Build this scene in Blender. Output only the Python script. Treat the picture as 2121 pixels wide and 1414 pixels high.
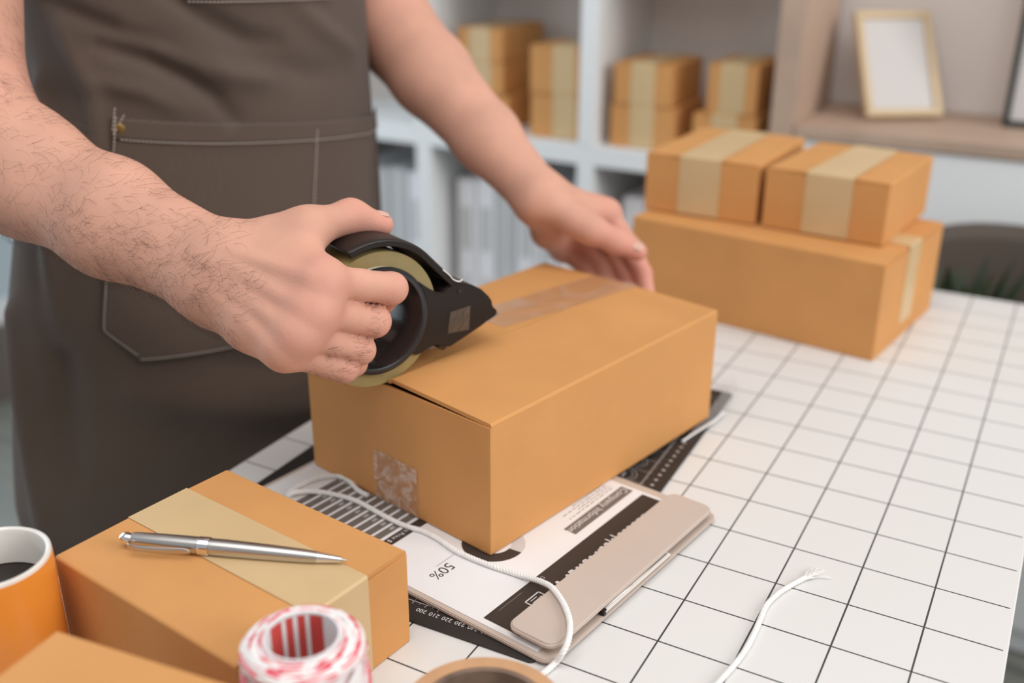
import bpy, bmesh, math, random
import numpy as np
from mathutils import Matrix, Vector
random.seed(7); RNG = np.random.default_rng(7)
SC = bpy.context.scene; COL = SC.collection
for o in list(bpy.data.objects): bpy.data.objects.remove(o)
# ------------------------------------------------------------------ camera, world, lights, exposure
# world units are metres; the white table top is z = 0, the floor z = -0.75
CAM = np.array([0.17990876, -0.57765525, 0.43962988]); ROT = (67.409035, -0.274382, 28.877503); FPX = 2143.635
cam = bpy.data.objects.new('camera', bpy.data.cameras.new('camera')); COL.objects.link(cam)
cam.location = CAM; cam.rotation_euler = [math.radians(a) for a in ROT]
cam.data.sensor_width = 36; cam.data.lens = 36 * FPX / 2121; cam.data.clip_start = .02
cam.data.dof.use_dof = True; cam.data.dof.focus_distance = .70; cam.data.dof.aperture_fstop = 3.0
SC.camera = cam
w = bpy.data.worlds.new('world'); SC.world = w; w.use_nodes = True
w.node_tree.nodes['Background'].inputs[0].default_value = (.94, .96, 1, 1)
w.node_tree.nodes['Background'].inputs[1].default_value = .43
def area(name, loc, target, size, power, color):
    l = bpy.data.lights.new(name, 'AREA'); l.shape = 'RECTANGLE'; l.size, l.size_y = size; l.energy = power; l.color = color
    o = bpy.data.objects.new(name, l); COL.objects.link(o); o.location = loc
    o.rotation_euler = (Vector(target) - Vector(loc)).to_track_quat('-Z', 'Y').to_euler(); o['kind'] = 'helper'
    return o
area('window_light_right', (3.4, .25, 1.75), (-.2, .4, .1), (1.5, 2.0), 86, (1, .975, .945))
area('frontal_fill', (.1, -.45, 1.75), (-.2, .6, .1), (1.7, 1.3), 20, (1, .97, .93))  # added overhead fill that brightens camera-facing sides, not a fixture of the room
area('window_light_left', (-1.95, .0, .45), (-.5, .05, .1), (1.7, 1.6), 20, (.76, .90, 1))
SC.view_settings.view_transform = 'Standard'; SC.view_settings.look = 'None'
SC.view_settings.exposure = 0.0; SC.view_settings.gamma = 1.0; SC.view_settings.use_curve_mapping = False
# ------------------------------------------------------------------ measuring helpers: a sight line cut with a real plane
def _rot():
    rx, ry, rz = [math.radians(a) for a in ROT]
    return np.array(Matrix.Rotation(rz, 3, 'Z') @ Matrix.Rotation(ry, 3, 'Y') @ Matrix.Rotation(rx, 3, 'X'))
RC = _rot()
def ray(u, v): return RC @ np.array([(u - 1060.5) / FPX, -(v - 707) / FPX, -1.])
def at_z(u, v, z): d = ray(u, v); return CAM + d * (z - CAM[2]) / d[2]
def at_y(u, v, y): d = ray(u, v); return CAM + d * (y - CAM[1]) / d[1]
def at_d(u, v, t): return CAM + ray(u, v) * t
# ------------------------------------------------------------------ materials
MATS = {}
def mat(name, col, rough=.6, noise=0, nscale=30, bump=0, bscale=200, metal=0, spec=.5, sss=0, trans=0, coat=0, sheen=0, alpha=1, stretch=None, speck=0):
    m = bpy.data.materials.new(name); m.use_nodes = True; nt = m.node_tree; N = nt.nodes; L = nt.links
    b = N['Principled BSDF']; MATS[name] = m
    c = tuple(col) + (1,)
    b.inputs['Base Color'].default_value = c; b.inputs['Roughness'].default_value = rough; b.inputs['Metallic'].default_value = metal
    b.inputs['Specular IOR Level'].default_value = spec; b.inputs['Coat Weight'].default_value = coat; b.inputs['Coat Roughness'].default_value = .12
    b.inputs['Sheen Weight'].default_value = sheen; b.inputs['Alpha'].default_value = alpha; b.inputs['Transmission Weight'].default_value = trans
    if sss:
        b.inputs['Subsurface Weight'].default_value = sss; b.inputs['Subsurface Radius'].default_value = (1, .35, .2); b.inputs['Subsurface Scale'].default_value = .006
    tc = N.new('ShaderNodeTexCoord'); mp = N.new('ShaderNodeMapping'); L.new(tc.outputs['Object'], mp.inputs['Vector'])
    if stretch: mp.inputs['Scale'].default_value = stretch
    if noise:
        n = N.new('ShaderNodeTexNoise'); n.inputs['Scale'].default_value = nscale; n.inputs['Detail'].default_value = 6; L.new(mp.outputs[0], n.inputs['Vector'])
        r = N.new('ShaderNodeMapRange'); r.inputs[1].default_value = .3; r.inputs[2].default_value = .7; r.inputs[3].default_value = 1 - noise; r.inputs[4].default_value = 1 + noise
        L.new(n.outputs[0], r.inputs[0])
        x = N.new('ShaderNodeMix'); x.data_type = 'RGBA'; x.blend_type = 'MULTIPLY'; x.inputs[0].default_value = 1; x.inputs[6].default_value = c
        L.new(r.outputs[0], x.inputs[7]); out = x.outputs[2]
        if speck:
            v = N.new('ShaderNodeTexNoise'); v.inputs['Scale'].default_value = 620; v.inputs['Detail'].default_value = 2; L.new(tc.outputs['Object'], v.inputs['Vector'])
            r2 = N.new('ShaderNodeMapRange'); r2.inputs[1].default_value = .72; r2.inputs[2].default_value = .80; r2.inputs[3].default_value = 1; r2.inputs[4].default_value = 1 - speck
            L.new(v.outputs[0], r2.inputs[0]); y = N.new('ShaderNodeMix'); y.data_type = 'RGBA'; y.blend_type = 'MULTIPLY'; y.inputs[0].default_value = 1
            L.new(out, y.inputs[6]); L.new(r2.outputs[0], y.inputs[7]); out = y.outputs[2]
        L.new(out, b.inputs['Base Color'])
    if bump:
        n = N.new('ShaderNodeTexNoise'); n.inputs['Scale'].default_value = bscale; n.inputs['Detail'].default_value = 4; L.new(mp.outputs[0], n.inputs['Vector'])
        bu = N.new('ShaderNodeBump'); bu.inputs['Strength'].default_value = bump; bu.inputs['Distance'].default_value = .001
        L.new(n.outputs[0], bu.inputs['Height']); L.new(bu.outputs[0], b.inputs['Normal'])
    return m
mat('cardboard', (.62, .300, .102), .72, .05, 14, .12, 900, spec=.3, speck=.32)
mat('kraft_tape', (.62, .44, .235), .42, .04, 20, .05, 300)
mat('white_paint', (.80, .81, .815), .5, .02, 5)
mat('wall_paint', (.80, .745, .71), .85, .03, 4)
mat('left_wall', (.42, .42, .38), .85, .03, 4)
mat('wood', (.46, .33, .25), .55, .12, 8, stretch=(1, 8, 1))
mat('pale_wood', (.62, .48, .30), .5, .08, 12)
mat('floor_vinyl', (.21, .21, .185), .55, .15, 6, stretch=(1, 6, 1))
mat('sill', (.16, .13, .11), .6)
mat('black_plastic', (.014, .010, .008), .40, .05, 40, .06, 700, spec=.35)
mat('black_gloss', (.018, .017, .018), .2, spec=.6)
mat('mat_black', (.022, .018, .016), .55, .08, 60)
mat('print_black', (.040, .028, .022), .6)
mat('print_grey', (.16, .135, .12), .6)
mat('print_light_grey', (.60, .57, .57), .6)
mat('print_white', (.72, .68, .67), .6)
mat('print_dim', (.42, .39, .39), .6)
mat('paper', (.80, .785, .79), .6)
mat('beige_plastic', (.55, .455, .395), .42, .02, 30)
mat('steel', (.60, .58, .56), .30, metal=1)
mat('chrome', (.82, .82, .82), .12, metal=1)
mat('silver', (.85, .84, .82), .18, metal=.8)
mat('cord_white', (.84, .83, .81), .8, .05, 200)
mat('orange_glaze', (.78, .265, .035), .3, coat=.25)
mat('white_glaze', (.78, .74, .69), .22, coat=.3)
mat('coffee', (.012, .006, .004), .08)
mat('kraft_core', (.56, .315, .165), .6, .06, 60)
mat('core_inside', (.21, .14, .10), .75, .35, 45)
mat('twine_white', (.83, .81, .80), .75)
mat('twine_red', (.74, .055, .10), .7)
mat('label_red', (.62, .07, .06), .5)
mat('trouser', (.03, .034, .035), .85, .15, 50)
mat('shirt', (.05, .05, .055), .85, .1, 40)
mat('hair_dark', (.02, .014, .011), .6)
mat('arm_hair', (.060, .030, .018), .6)
mat('nail', (.66, .385, .31), .28, sss=.1)
mat('eye', (.7, .7, .7), .2)
mat('brass', (.34, .22, .07), .4, metal=.8)
mat('thread', (.52, .45, .40), .8)
mat('binder_white', (.82, .80, .82), .6)
mat('binder_grey', (.56, .55, .55), .6)
mat('binder_dark', (.085, .085, .09), .6)
mat('chair_shell', (.085, .064, .050), .6)
mat('leaf', (.03, .045, .018), .5, .2, 40)
mat('pot', (.10, .085, .075), .6)
mat('frame_black', (.02, .025, .023), .4)
mat('photo_sheet', (.60, .575, .565), .5)
mat('daylight', (.05, .06, .065)); b = MATS['daylight'].node_tree.nodes['Principled BSDF']; b.inputs['Emission Color'].default_value = (.75, .92, 1, 1); b.inputs['Emission Strength'].default_value = .3
mat('roll_tape', (.29, .225, .095), .28, .06, 90, spec=.6, coat=.3)
# translucent films
def film(name, col, opacity, rough=.12, bump=.3, bscale=60, gloss=.4, patchy=0):
    m = bpy.data.materials.new(name); m.use_nodes = True; MATS[name] = m; nt = m.node_tree; N = nt.nodes; L = nt.links
    b = N['Principled BSDF']; b.inputs['Base Color'].default_value = tuple(col) + (1,); b.inputs['Roughness'].default_value = rough
    tr = N.new('ShaderNodeBsdfTransparent'); gl = N.new('ShaderNodeBsdfGlossy'); gl.inputs['Roughness'].default_value = rough
    fr = N.new('ShaderNodeLayerWeight'); fr.inputs[0].default_value = .25
    mx = N.new('ShaderNodeMixShader'); mx.inputs[0].default_value = opacity
    if patchy: ptc = N.new('ShaderNodeTexCoord'); pn = N.new('ShaderNodeTexNoise'); pn.inputs['Scale'].default_value = patchy; pn.inputs['Detail'].default_value = 5; pn.inputs['Distortion'].default_value = 1.6; pr = N.new('ShaderNodeMapRange'); pr.inputs[1].default_value = .44; pr.inputs[2].default_value = .62; pr.inputs[3].default_value = opacity * .45; pr.inputs[4].default_value = opacity * 1.9; L.new(ptc.outputs['Object'], pn.inputs['Vector']); L.new(pn.outputs[0], pr.inputs[0]); L.new(pr.outputs[0], mx.inputs[0])
    L.new(tr.outputs[0], mx.inputs[1]); L.new(b.outputs[0], mx.inputs[2])
    m2 = N.new('ShaderNodeMixShader'); ml = N.new('ShaderNodeMath'); ml.operation = 'MULTIPLY'; ml.inputs[1].default_value = gloss; L.new(fr.outputs['Fresnel'], ml.inputs[0]); L.new(ml.outputs[0], m2.inputs[0]); L.new(mx.outputs[0], m2.inputs[1]); L.new(gl.outputs[0], m2.inputs[2])
    L.new(m2.outputs[0], N['Material Output'].inputs[0])
    tc = N.new('ShaderNodeTexCoord'); n = N.new('ShaderNodeTexNoise'); n.inputs['Scale'].default_value = bscale; n.inputs['Detail'].default_value = 3; n.inputs['Distortion'].default_value = .8; L.new(tc.outputs['Object'], n.inputs['Vector'])
    bu = N.new('ShaderNodeBump'); bu.inputs['Strength'].default_value = bump; bu.inputs['Distance'].default_value = .002; L.new(n.outputs[0], bu.inputs['Height'])
    L.new(bu.outputs[0], gl.inputs['Normal']); L.new(bu.outputs[0], b.inputs['Normal']); L.new(bu.outputs[0], fr.inputs['Normal'])
film('clear_tape', (.88, .66, .50), .20, .25, .5, 40, .35, 18)
film('clear_tape_crinkled', (.92, .74, .62), .27, .2, 1., 110, .5, 95)
film('clear_sheet', (.82, .84, .86), .28, .15, .1, 20)
film('clear_sticker', (.30, .24, .20), .14, .25, .2, 120, .5)
def grid_material():
    m = mat('grid_top', (.725, .712, .697), .42, spec=.4); nt = m.node_tree; N = nt.nodes; L = nt.links; b = N['Principled BSDF']
    tc = [n for n in N if n.type == 'TEX_COORD'][0]; sp = N.new('ShaderNodeSeparateXYZ'); L.new(tc.outputs['Object'], sp.inputs[0])
    def mth(op, a, bb=None):
        n = N.new('ShaderNodeMath'); n.operation = op
        for i, x in enumerate((a, bb)):
            if x is None: continue
            if isinstance(x, (int, float)): n.inputs[i].default_value = x
            else: L.new(x, n.inputs[i])
        return n.outputs[0]
    def line(o):   # distance to nearest multiple of 5 cm
        f = mth('ABSOLUTE', mth('SUBTRACT', mth('FRACT', mth('ADD', mth('DIVIDE', o, .05), .5)), .5))
        return mth('LESS_THAN', f, .0125)
    inside = mth('MULTIPLY', mth('LESS_THAN', sp.outputs[0], .1985), mth('GREATER_THAN', sp.outputs[0], -.3985))
    fac = mth('MULTIPLY', mth('MAXIMUM', line(sp.outputs[0]), line(sp.outputs[1])), inside)
    x = N.new('ShaderNodeMix'); x.data_type = 'RGBA'; x.inputs[6].default_value = (.725, .712, .697, 1); x.inputs[7].default_value = (.045, .05, .052, 1)
    L.new(fac, x.inputs[0]); L.new(x.outputs[2], b.inputs['Base Color'])
grid_material()
def apron_material():
    m = mat('apron_canvas', (.118, .080, .058), .85, .10, 9, sheen=.12); nt = m.node_tree; N = nt.nodes; L = nt.links; b = N['Principled BSDF']
    b.inputs['Sheen Roughness'].default_value = .5; b.inputs['Sheen Tint'].default_value = (.9, .93, 1, 1)
    uv = N.new('ShaderNodeUVMap'); ws = []
    for ax in ('X', 'Y'):
        wv = N.new('ShaderNodeTexWave'); wv.bands_direction = ax; wv.inputs['Scale'].default_value = 260 if ax == 'X' else 300; wv.inputs['Distortion'].default_value = .6; wv.inputs['Detail Scale'].default_value = 3
        L.new(uv.outputs[0], wv.inputs[0]); ws.append(wv)
    ad = N.new('ShaderNodeMath'); L.new(ws[0].outputs[1], ad.inputs[0]); L.new(ws[1].outputs[1], ad.inputs[1])
    bu = N.new('ShaderNodeBump'); bu.inputs['Strength'].default_value = .8; bu.inputs['Distance'].default_value = .0006; L.new(ad.outputs[0], bu.inputs['Height']); L.new(bu.outputs[0], b.inputs['Normal'])
    base = b.inputs['Base Color'].links[0].from_socket; r = N.new('ShaderNodeMapRange'); r.inputs[1].default_value = .3; r.inputs[2].default_value = 1.7; r.inputs[3].default_value = .78; r.inputs[4].default_value = 1.2; L.new(ad.outputs[0], r.inputs[0])
    x = N.new('ShaderNodeMix'); x.data_type = 'RGBA'; x.blend_type = 'MULTIPLY'; x.inputs[0].default_value = 1; L.new(base, x.inputs[6]); L.new(r.outputs[0], x.inputs[7]); L.new(x.outputs[2], b.inputs['Base Color'])
apron_material()
def skin_material():
    m = mat('skin', (.62, .335, .245), .6, .08, 22, sss=.12, spec=.28); nt = m.node_tree; N = nt.nodes; L = nt.links; b = N['Principled BSDF']
    base = b.inputs['Base Color'].links[0].from_socket
    at = N.new('ShaderNodeAttribute'); at.attribute_name = 'flush'
    x = N.new('ShaderNodeMix'); x.data_type = 'RGBA'; x.inputs[7].default_value = (.66, .285, .225, 1); L.new(at.outputs['Fac'], x.inputs[0]); L.new(base, x.inputs[6]); L.new(x.outputs[2], b.inputs['Base Color'])
    tc = [n for n in N if n.type == 'TEX_COORD'][0]
    v = N.new('ShaderNodeTexVoronoi'); v.inputs['Scale'].default_value = 520; L.new(tc.outputs['Object'], v.inputs['Vector'])
    n2 = N.new('ShaderNodeTexNoise'); n2.inputs['Scale'].default_value = 160; n2.inputs['Detail'].default_value = 6; L.new(tc.outputs['Object'], n2.inputs['Vector'])
    ad = N.new('ShaderNodeMath'); L.new(v.outputs[0], ad.inputs[0]); L.new(n2.outputs[0], ad.inputs[1])
    bu = N.new('ShaderNodeBump'); bu.inputs['Strength'].default_value = .11; bu.inputs['Distance'].default_value = .0008; L.new(ad.outputs[0], bu.inputs['Height']); L.new(bu.outputs[0], b.inputs['Normal'])
skin_material()
# ------------------------------------------------------------------ object helpers
PM = {}      # world matrix of every empty
def tag(o, label=None, cat=None, group=None, kind=None):
    for k, v in (('label', label), ('category', cat), ('group', group), ('kind', kind)):
        if v: o[k] = v
    return o
def thing(name, label, cat, loc=(0, 0, 0), rz=0., group=None, kind=None, parent=None):
    o = bpy.data.objects.new(name, None); COL.objects.link(o); o.location = loc; o.rotation_euler = (0, 0, rz); o.empty_display_size = .02
    PM[o.name] = Matrix.Translation(Vector(loc)) @ Matrix.Rotation(rz, 4, 'Z')
    return tag(o, label, cat, group, kind)
def link(name, me, m=None, parent=None, world=False, smooth=False):
    if world and parent is not None:
        me.transform(PM[parent.name].inverted() if parent.name in PM else Matrix.Identity(4))
    o = bpy.data.objects.new(name, me); COL.objects.link(o)
    if m: me.materials.append(MATS[m])
    if parent is not None: o.parent = parent
    if smooth:
        for p in me.polygons: p.use_smooth = True
    PM[o.name] = PM.get(parent.name, Matrix.Identity(4)) if parent is not None else Matrix.Identity(4)
    return o
def pyd(name, V, F, m, parent=None, world=False, smooth=False):
    me = bpy.data.meshes.new(name); me.from_pydata([tuple(map(float, v)) for v in V], [], [tuple(map(int, f)) for f in F]); me.update()
    return link(name, me, m, parent, world, smooth)
def bm_obj(name, bm, m, parent=None, world=False, smooth=False):
    me = bpy.data.meshes.new(name); bm.normal_update(); bm.to_mesh(me); bm.free()
    return link(name, me, m, parent, world, smooth)
def add_box(bm, c, s, rz=0, bevel=0, seg=2, M=None, open_top=False):
    r = bmesh.ops.create_cube(bm, size=1); vs = r['verts']
    X = Matrix.Translation(Vector(c)) @ Matrix.Rotation(rz, 4, 'Z') @ Matrix.Diagonal((s[0], s[1], s[2], 1))
    if M is not None: X = M @ X
    bmesh.ops.transform(bm, matrix=X, verts=vs)
    if bevel:
        es = [e for e in {e for v in vs for e in v.link_edges} if not (open_top and min(v.co.z for v in e.verts) > c[2])]; bmesh.ops.bevel(bm, geom=es, offset=bevel, segments=seg, affect='EDGES', profile=.6)
def box(name, c, s, m, parent=None, rz=0, bevel=0, world=False, seg=2, M=None):
    bm = bmesh.new(); add_box(bm, c, s, rz, bevel, seg, M); return bm_obj(name, bm, m, parent, world, smooth=False)
def prism(name, poly, axis_o, ax, ay, an, h, m, parent=None, world=True, bevel=0, seg=2, smooth=False):
    """polygon poly (2D) in the plane axis_o + x ax + y ay, thickened along an by h"""
    ao, ax, ay, an = map(np.array, (axis_o, ax, ay, an)); n = len(poly)
    P = [ao + ax * x + ay * y for x, y in poly]; V = P + [p + an * h for p in P]
    bm = bmesh.new(); vs = [bm.verts.new(v) for v in V]
    bm.faces.new(vs[:n][::-1]); bm.faces.new(vs[n:])
    for i in range(n): bm.faces.new((vs[i], vs[(i + 1) % n], vs[n + (i + 1) % n], vs[n + i]))
    bmesh.ops.recalc_face_normals(bm, faces=bm.faces)
    if bevel: bmesh.ops.bevel(bm, geom=[e for e in bm.edges if len(e.link_faces) == 2 and e.calc_face_angle(0) > .5], offset=bevel, segments=seg, affect='EDGES')
    return bm_obj(name, bm, m, parent, world, smooth)
def rounded(w, h, r, n=5, x0=0, y0=0):
    pts = []
    for cx, cy, a0 in ((w - r, h - r, 0), (r, h - r, 90), (r, r, 180), (w - r, r, 270)):
        for k in range(n + 1):
            a = math.radians(a0 + 90 * k / n); pts.append((x0 + cx + r * math.cos(a), y0 + cy + r * math.sin(a)))
    return pts
def lathe(name, prof, m, parent=None, origin=(0, 0, 0), axis=(0, 0, 1), xdir=None, n=48, a0=0., a1=360., closed_profile=True, world=True, smooth=True, cap=False):
    """profile [(r, h)] swept around axis"""
    o = np.array(origin, float); k = np.array(axis, float); k /= np.linalg.norm(k)
    x = np.array(xdir if xdir is not None else ((1, 0, 0) if abs(k[0]) < .9 else (0, 1, 0)), float); x -= k * (x @ k); x /= np.linalg.norm(x); y = np.cross(k, x)
    full = abs(a1 - a0) >= 359.9; cnt = n if full else n + 1; V = []; F = []; P = len(prof)
    for i in range(cnt):
        a = math.radians(a0 + (a1 - a0) * i / n)
        for r, h in prof: V.append(o + (x * math.cos(a) + y * math.sin(a)) * r + k * h)
    for i in range(n):
        j = (i + 1) % cnt
        for q in range(P if closed_profile else P - 1):
            q2 = (q + 1) % P; F.append((i * P + q, j * P + q, j * P + q2, i * P + q2))
    if cap and not full: F += [tuple(range(P)), tuple((cnt - 1) * P + q for q in range(P))[::-1]]
    me = bpy.data.meshes.new(name); me.from_pydata([tuple(v) for v in V], [], F)
    bm = bmesh.new(); bm.from_mesh(me); bmesh.ops.remove_doubles(bm, verts=bm.verts, dist=1e-6); bmesh.ops.recalc_face_normals(bm, faces=bm.faces); bm.to_mesh(me); bm.free()
    ob = link(name, me, m, parent, world, False)
    if smooth:
        for p in me.polygons: p.use_smooth = True
        try:
            me.set_sharp_from_angle(angle=math.radians(35))
        except Exception: pass
    return ob
def frames(P):
    P = np.asarray(P, float); T = np.gradient(P, axis=0); T /= np.linalg.norm(T, axis=1)[:, None]
    n = np.cross(T[0], [0, 0, 1.]); n = n / np.linalg.norm(n) if np.linalg.norm(n) > 1e-6 else np.array([1., 0, 0]); Ns = []
    for t in T:
        n = n - t * (n @ t); n /= np.linalg.norm(n); Ns.append(n)
    Ns = np.array(Ns); return P, Ns, np.cross(T, Ns)
def tube_geo(P, r, sides=8, cap=True):
    P, N, B = frames(P); r = np.broadcast_to(r, (len(P),)); V = []; F = []
    for p, n, b, rr in zip(P, N, B, r):
        for k in range(sides):
            a = 2 * math.pi * k / sides; V.append(p + (n * math.cos(a) + b * math.sin(a)) * rr)
    for i in range(len(P) - 1):
        for k in range(sides):
            k2 = (k + 1) % sides; F.append((i * sides + k, i * sides + k2, (i + 1) * sides + k2, (i + 1) * sides + k))
    if cap: F += [tuple(range(sides))[::-1], tuple(range((len(P) - 1) * sides, len(P) * sides))]
    return V, F
def merge(parts):
    V = []; F = []
    for v, f in parts:
        o = len(V); V += list(v); F += [tuple(i + o for i in q) for q in f]
    return V, F
def spline(P, n):
    """Catmull-Rom through points, n samples spread by arc length"""
    P = np.asarray(P, float); Q = np.vstack([2 * P[0] - P[1], P, 2 * P[-1] - P[-2]]); out = []
    for i in range(1, len(Q) - 2):
        t = np.linspace(0, 1, 24, endpoint=False)[:, None]; a, b, c, d = Q[i - 1:i + 3]
        out.append(.5 * ((2 * b) + (-a + c) * t + (2 * a - 5 * b + 4 * c - d) * t ** 2 + (-a + 3 * b - 3 * c + d) * t ** 3))
    out = np.vstack(out + [P[-1:]]); s = np.r_[0, np.cumsum(np.linalg.norm(np.diff(out, axis=0), axis=1))]
    q = np.linspace(0, s[-1], n); return np.stack([np.interp(q, s, out[:, k]) for k in range(3)], 1)
def text(name, body, o, xd, yd, size, m, parent, lift=0, align='LEFT'):
    c = bpy.data.curves.new(name, 'FONT'); c.body = body; c.size = size; c.align_x = align; c.resolution_u = 3
    t = bpy.data.objects.new(name, c); COL.objects.link(t)
    bpy.context.view_layer.update(); dg = bpy.context.evaluated_depsgraph_get()
    me = bpy.data.meshes.new_from_object(t.evaluated_get(dg)); bpy.data.objects.remove(t)
    xd = Vector(xd).normalized(); yd = Vector(yd).normalized(); zd = xd.cross(yd)
    M = Matrix((xd, yd, zd)).transposed().to_4x4(); M.translation = Vector(o) + zd * lift
    me.transform(M); me.materials.clear()
    return link(name, me, m, parent, True)
# ------------------------------------------------------------------ the room
FZ = -.75
def struct(o): o['kind'] = 'structure'; return o
struct(box('floor', (-.2, -.2, FZ - .025), (6, 5, .05), 'floor_vinyl'))
struct(box('wall_back', (-.3, 1.42, .85), (4.4, .1, 3.2), 'wall_paint'))
struct(box('baseboard_back', (-.3, 1.362, FZ + .04), (4.3, .016, .08), 'white_paint'))
wl = struct(thing('wall_left', None, None, (-2.2, .25, FZ)))
box('low_wall', (0, 0, .1), (.1, 3.6, .2), 'sill', wl); box('upper_wall', (0, 0, 2.5), (.1, 3.6, 1.4), 'left_wall', wl)
box('side_wall', (0, 1.38, 1.0), (.1, .80, 1.6), 'left_wall', wl); box('side_wall', (0, -1.38, 1.0), (.1, .80, 1.6), 'left_wall', wl)
wn = struct(thing('window_1', None, None, (-2.2, .25, FZ + .2)))
for y in (-.95, 0, .95): box('window_frame', (0, y, .8), (.06, .05, 1.6), 'white_paint', wn)
for z in (.025, 1.575): box('window_frame', (0, 0, z), (.06, 1.95, .05), 'white_paint', wn)
for y in (-.475, .475): box('pane', (-.01, y, .8), (.008, .90, 1.5), 'daylight', wn)
# ------------------------------------------------------------------ the work table with its printed 5 cm grid
tb = thing('work_table', 'white work table top printed with a black square grid', 'table', (-.1, .155, FZ))
o = box('table_top', (-.0992, .155, -.0125), (.6016, 1.21, .025), 'grid_top', bevel=.0012, world=False); o.data.transform(Matrix.Translation((.1, -.155, -FZ))); o.parent = tb
# the grid is printed in table coordinates: shift it back with the mapping of the object's own coordinates
for n in MATS['grid_top'].node_tree.nodes:
    if n.type == 'SEPXYZ':
        nt = MATS['grid_top'].node_tree; mp = nt.nodes.new('ShaderNodeMapping'); mp.inputs['Location'].default_value = (-.1, .155, 0)
        tcn = [k for k in nt.nodes if k.type == 'TEX_COORD'][0]; nt.links.new(tcn.outputs['Object'], mp.inputs[0]); nt.links.new(mp.outputs[0], n.inputs[0])
for sx in (-1, 1):
    for sy in (-1, 1): box('leg', (sx * .27, sy * .57, .3625), (.04, .04, .725), 'white_paint', tb, bevel=.003)
    box('rail', (sx * .27, 0, .69), (.025, 1.10, .05), 'white_paint', tb)
for sy in (-1, 1): box('rail', (0, sy * .57, .69), (.50, .025, .05), 'white_paint', tb)
# ------------------------------------------------------------------ cardboard boxes
def tape_strip(name, m, parent, pts, wdir, half, c=0, thick=.00025, world=False):
    """thin ribbon along pts; wdir unit width direction"""
    w_ = np.array(wdir, float); V = []; F = []
    for p in pts:
        p = np.array(p, float); V += [p + w_ * (c - half), p + w_ * (c + half)]
    for i in range(len(pts) - 1): F.append((2 * i, 2 * i + 1, 2 * i + 3, 2 * i + 2))
    o = pyd(name, V, F, m, parent, world); md = o.modifiers.new('thickness', 'SOLIDIFY'); md.thickness = thick; md.offset = 1
    return o
def carton(name, label, loc, rz, W, L, H, axis, tape_w=.048, tape_c=0., drop=(.04, .04), group=None, tape='kraft_tape', gap=.0012, lift=0., tilt=(0, 0), mtl='cardboard'):
    t = thing(name, label, 'box', loc, rz, group)
    th = .003; bm = bmesh.new(); hb = H - th - gap
    add_box(bm, (0, 0, hb / 2), (W, L, hb), bevel=.0018, open_top=True)
    tf = max((f for f in bm.faces if f.normal.z > .9), key=lambda f: f.calc_area()); bmesh.ops.inset_region(bm, faces=[tf], thickness=.0022, use_even_offset=True)
    r_ = bmesh.ops.extrude_discrete_faces(bm, faces=[tf]); bmesh.ops.translate(bm, vec=(0, 0, -(hb - .004)), verts=r_['faces'][0].verts[:]); bm_obj('body', bm, mtl, t)
    inset = .0012
    for s in (-1, 1):   # the two long flaps meeting at the seam
        bm = bmesh.new(); g = .0007
        if axis == 'y': c, sz = (s * (W / 4), 0, H - th / 2), (W / 2 - g - .0003, L - 2 * inset, th)
        else: c, sz = (0, s * (L / 4), H - th / 2), (W - 2 * inset, L / 2 - g - .0003, th)
        half, ln_ = (W / 2, L - 2 * inset) if axis == 'y' else (L / 2, W - 2 * inset)
        sec = [(g, 0), (half, 0), (half, th - .0016), (half - .0005, th - .0006), (half - .0016, th), (g + .0004, th), (g, th - .0004)]; ring_ = []
        for e_ in (-ln_ / 2, -ln_ / 4, 0, ln_ / 2):
            ring_.append([bm.verts.new((s * q_, e_, H - th + z_) if axis == 'y' else (e_, s * q_, H - th + z_)) for q_, z_ in sec])
        for a_, b_ in zip(ring_[:-1], ring_[1:]):
            for k in range(7): bm.faces.new((a_[k], a_[(k + 1) % 7], b_[(k + 1) % 7], b_[k]))
        bm.faces.new(ring_[0]); bm.faces.new(ring_[-1]); bmesh.ops.recalc_face_normals(bm, faces=bm.faces)
        # the hinge side runs down to meet the wall
        for v in bm.verts:
            q = abs(v.co.x) / (W / 2) if axis == 'y' else abs(v.co.y) / (L / 2)
            v.co.z -= gap * max(0, (q - .85) / .15)
            if tilt[0 if s < 0 else 1]: v.co.z += tilt[0 if s < 0 else 1] * (1 - q) * (1 if (v.co.y < 0 or axis == 'x') else 0)
        bm_obj('flap', bm, mtl, t)
    if tape:
        e = .0004
        if axis == 'y': pts = [(0, -L / 2 - e, H - drop[0]), (0, -L / 2 - e, H - .0012), (0, -L / 2 + .0008, H + e), (0, L / 2 - .0008, H + e), (0, L / 2 + e, H - .0012), (0, L / 2 + e, H - drop[1])]; wd = (1, 0, 0)
        else: pts = [(-W / 2 - e, 0, H - drop[0]), (-W / 2 - e, 0, H - .0012), (-W / 2 + .0008, 0, H + e), (W / 2 - .0008, 0, H + e), (W / 2 + e, 0, H - .0012), (W / 2 + e, 0, H - drop[1])]; wd = (0, 1, 0)
        tape_strip('tape', tape, t, pts, wd, tape_w / 2, tape_c)
    return t
CLIPZ = .0062
MB_A = math.radians(-12.5)
main = carton('shipping_box', 'large open-seamed cardboard box being taped shut in the middle of the table', (-.2047, .1404, CLIPZ), MB_A, .2023, .3005, .1082, 'y', tape=None, gap=.0016, tilt=(.001, .0024))
MX = np.array([math.cos(MB_A), math.sin(MB_A), 0]); MY = np.array([-MX[1], MX[0], 0]); MC = np.array([-.2047, .1404, CLIPZ])
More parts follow.
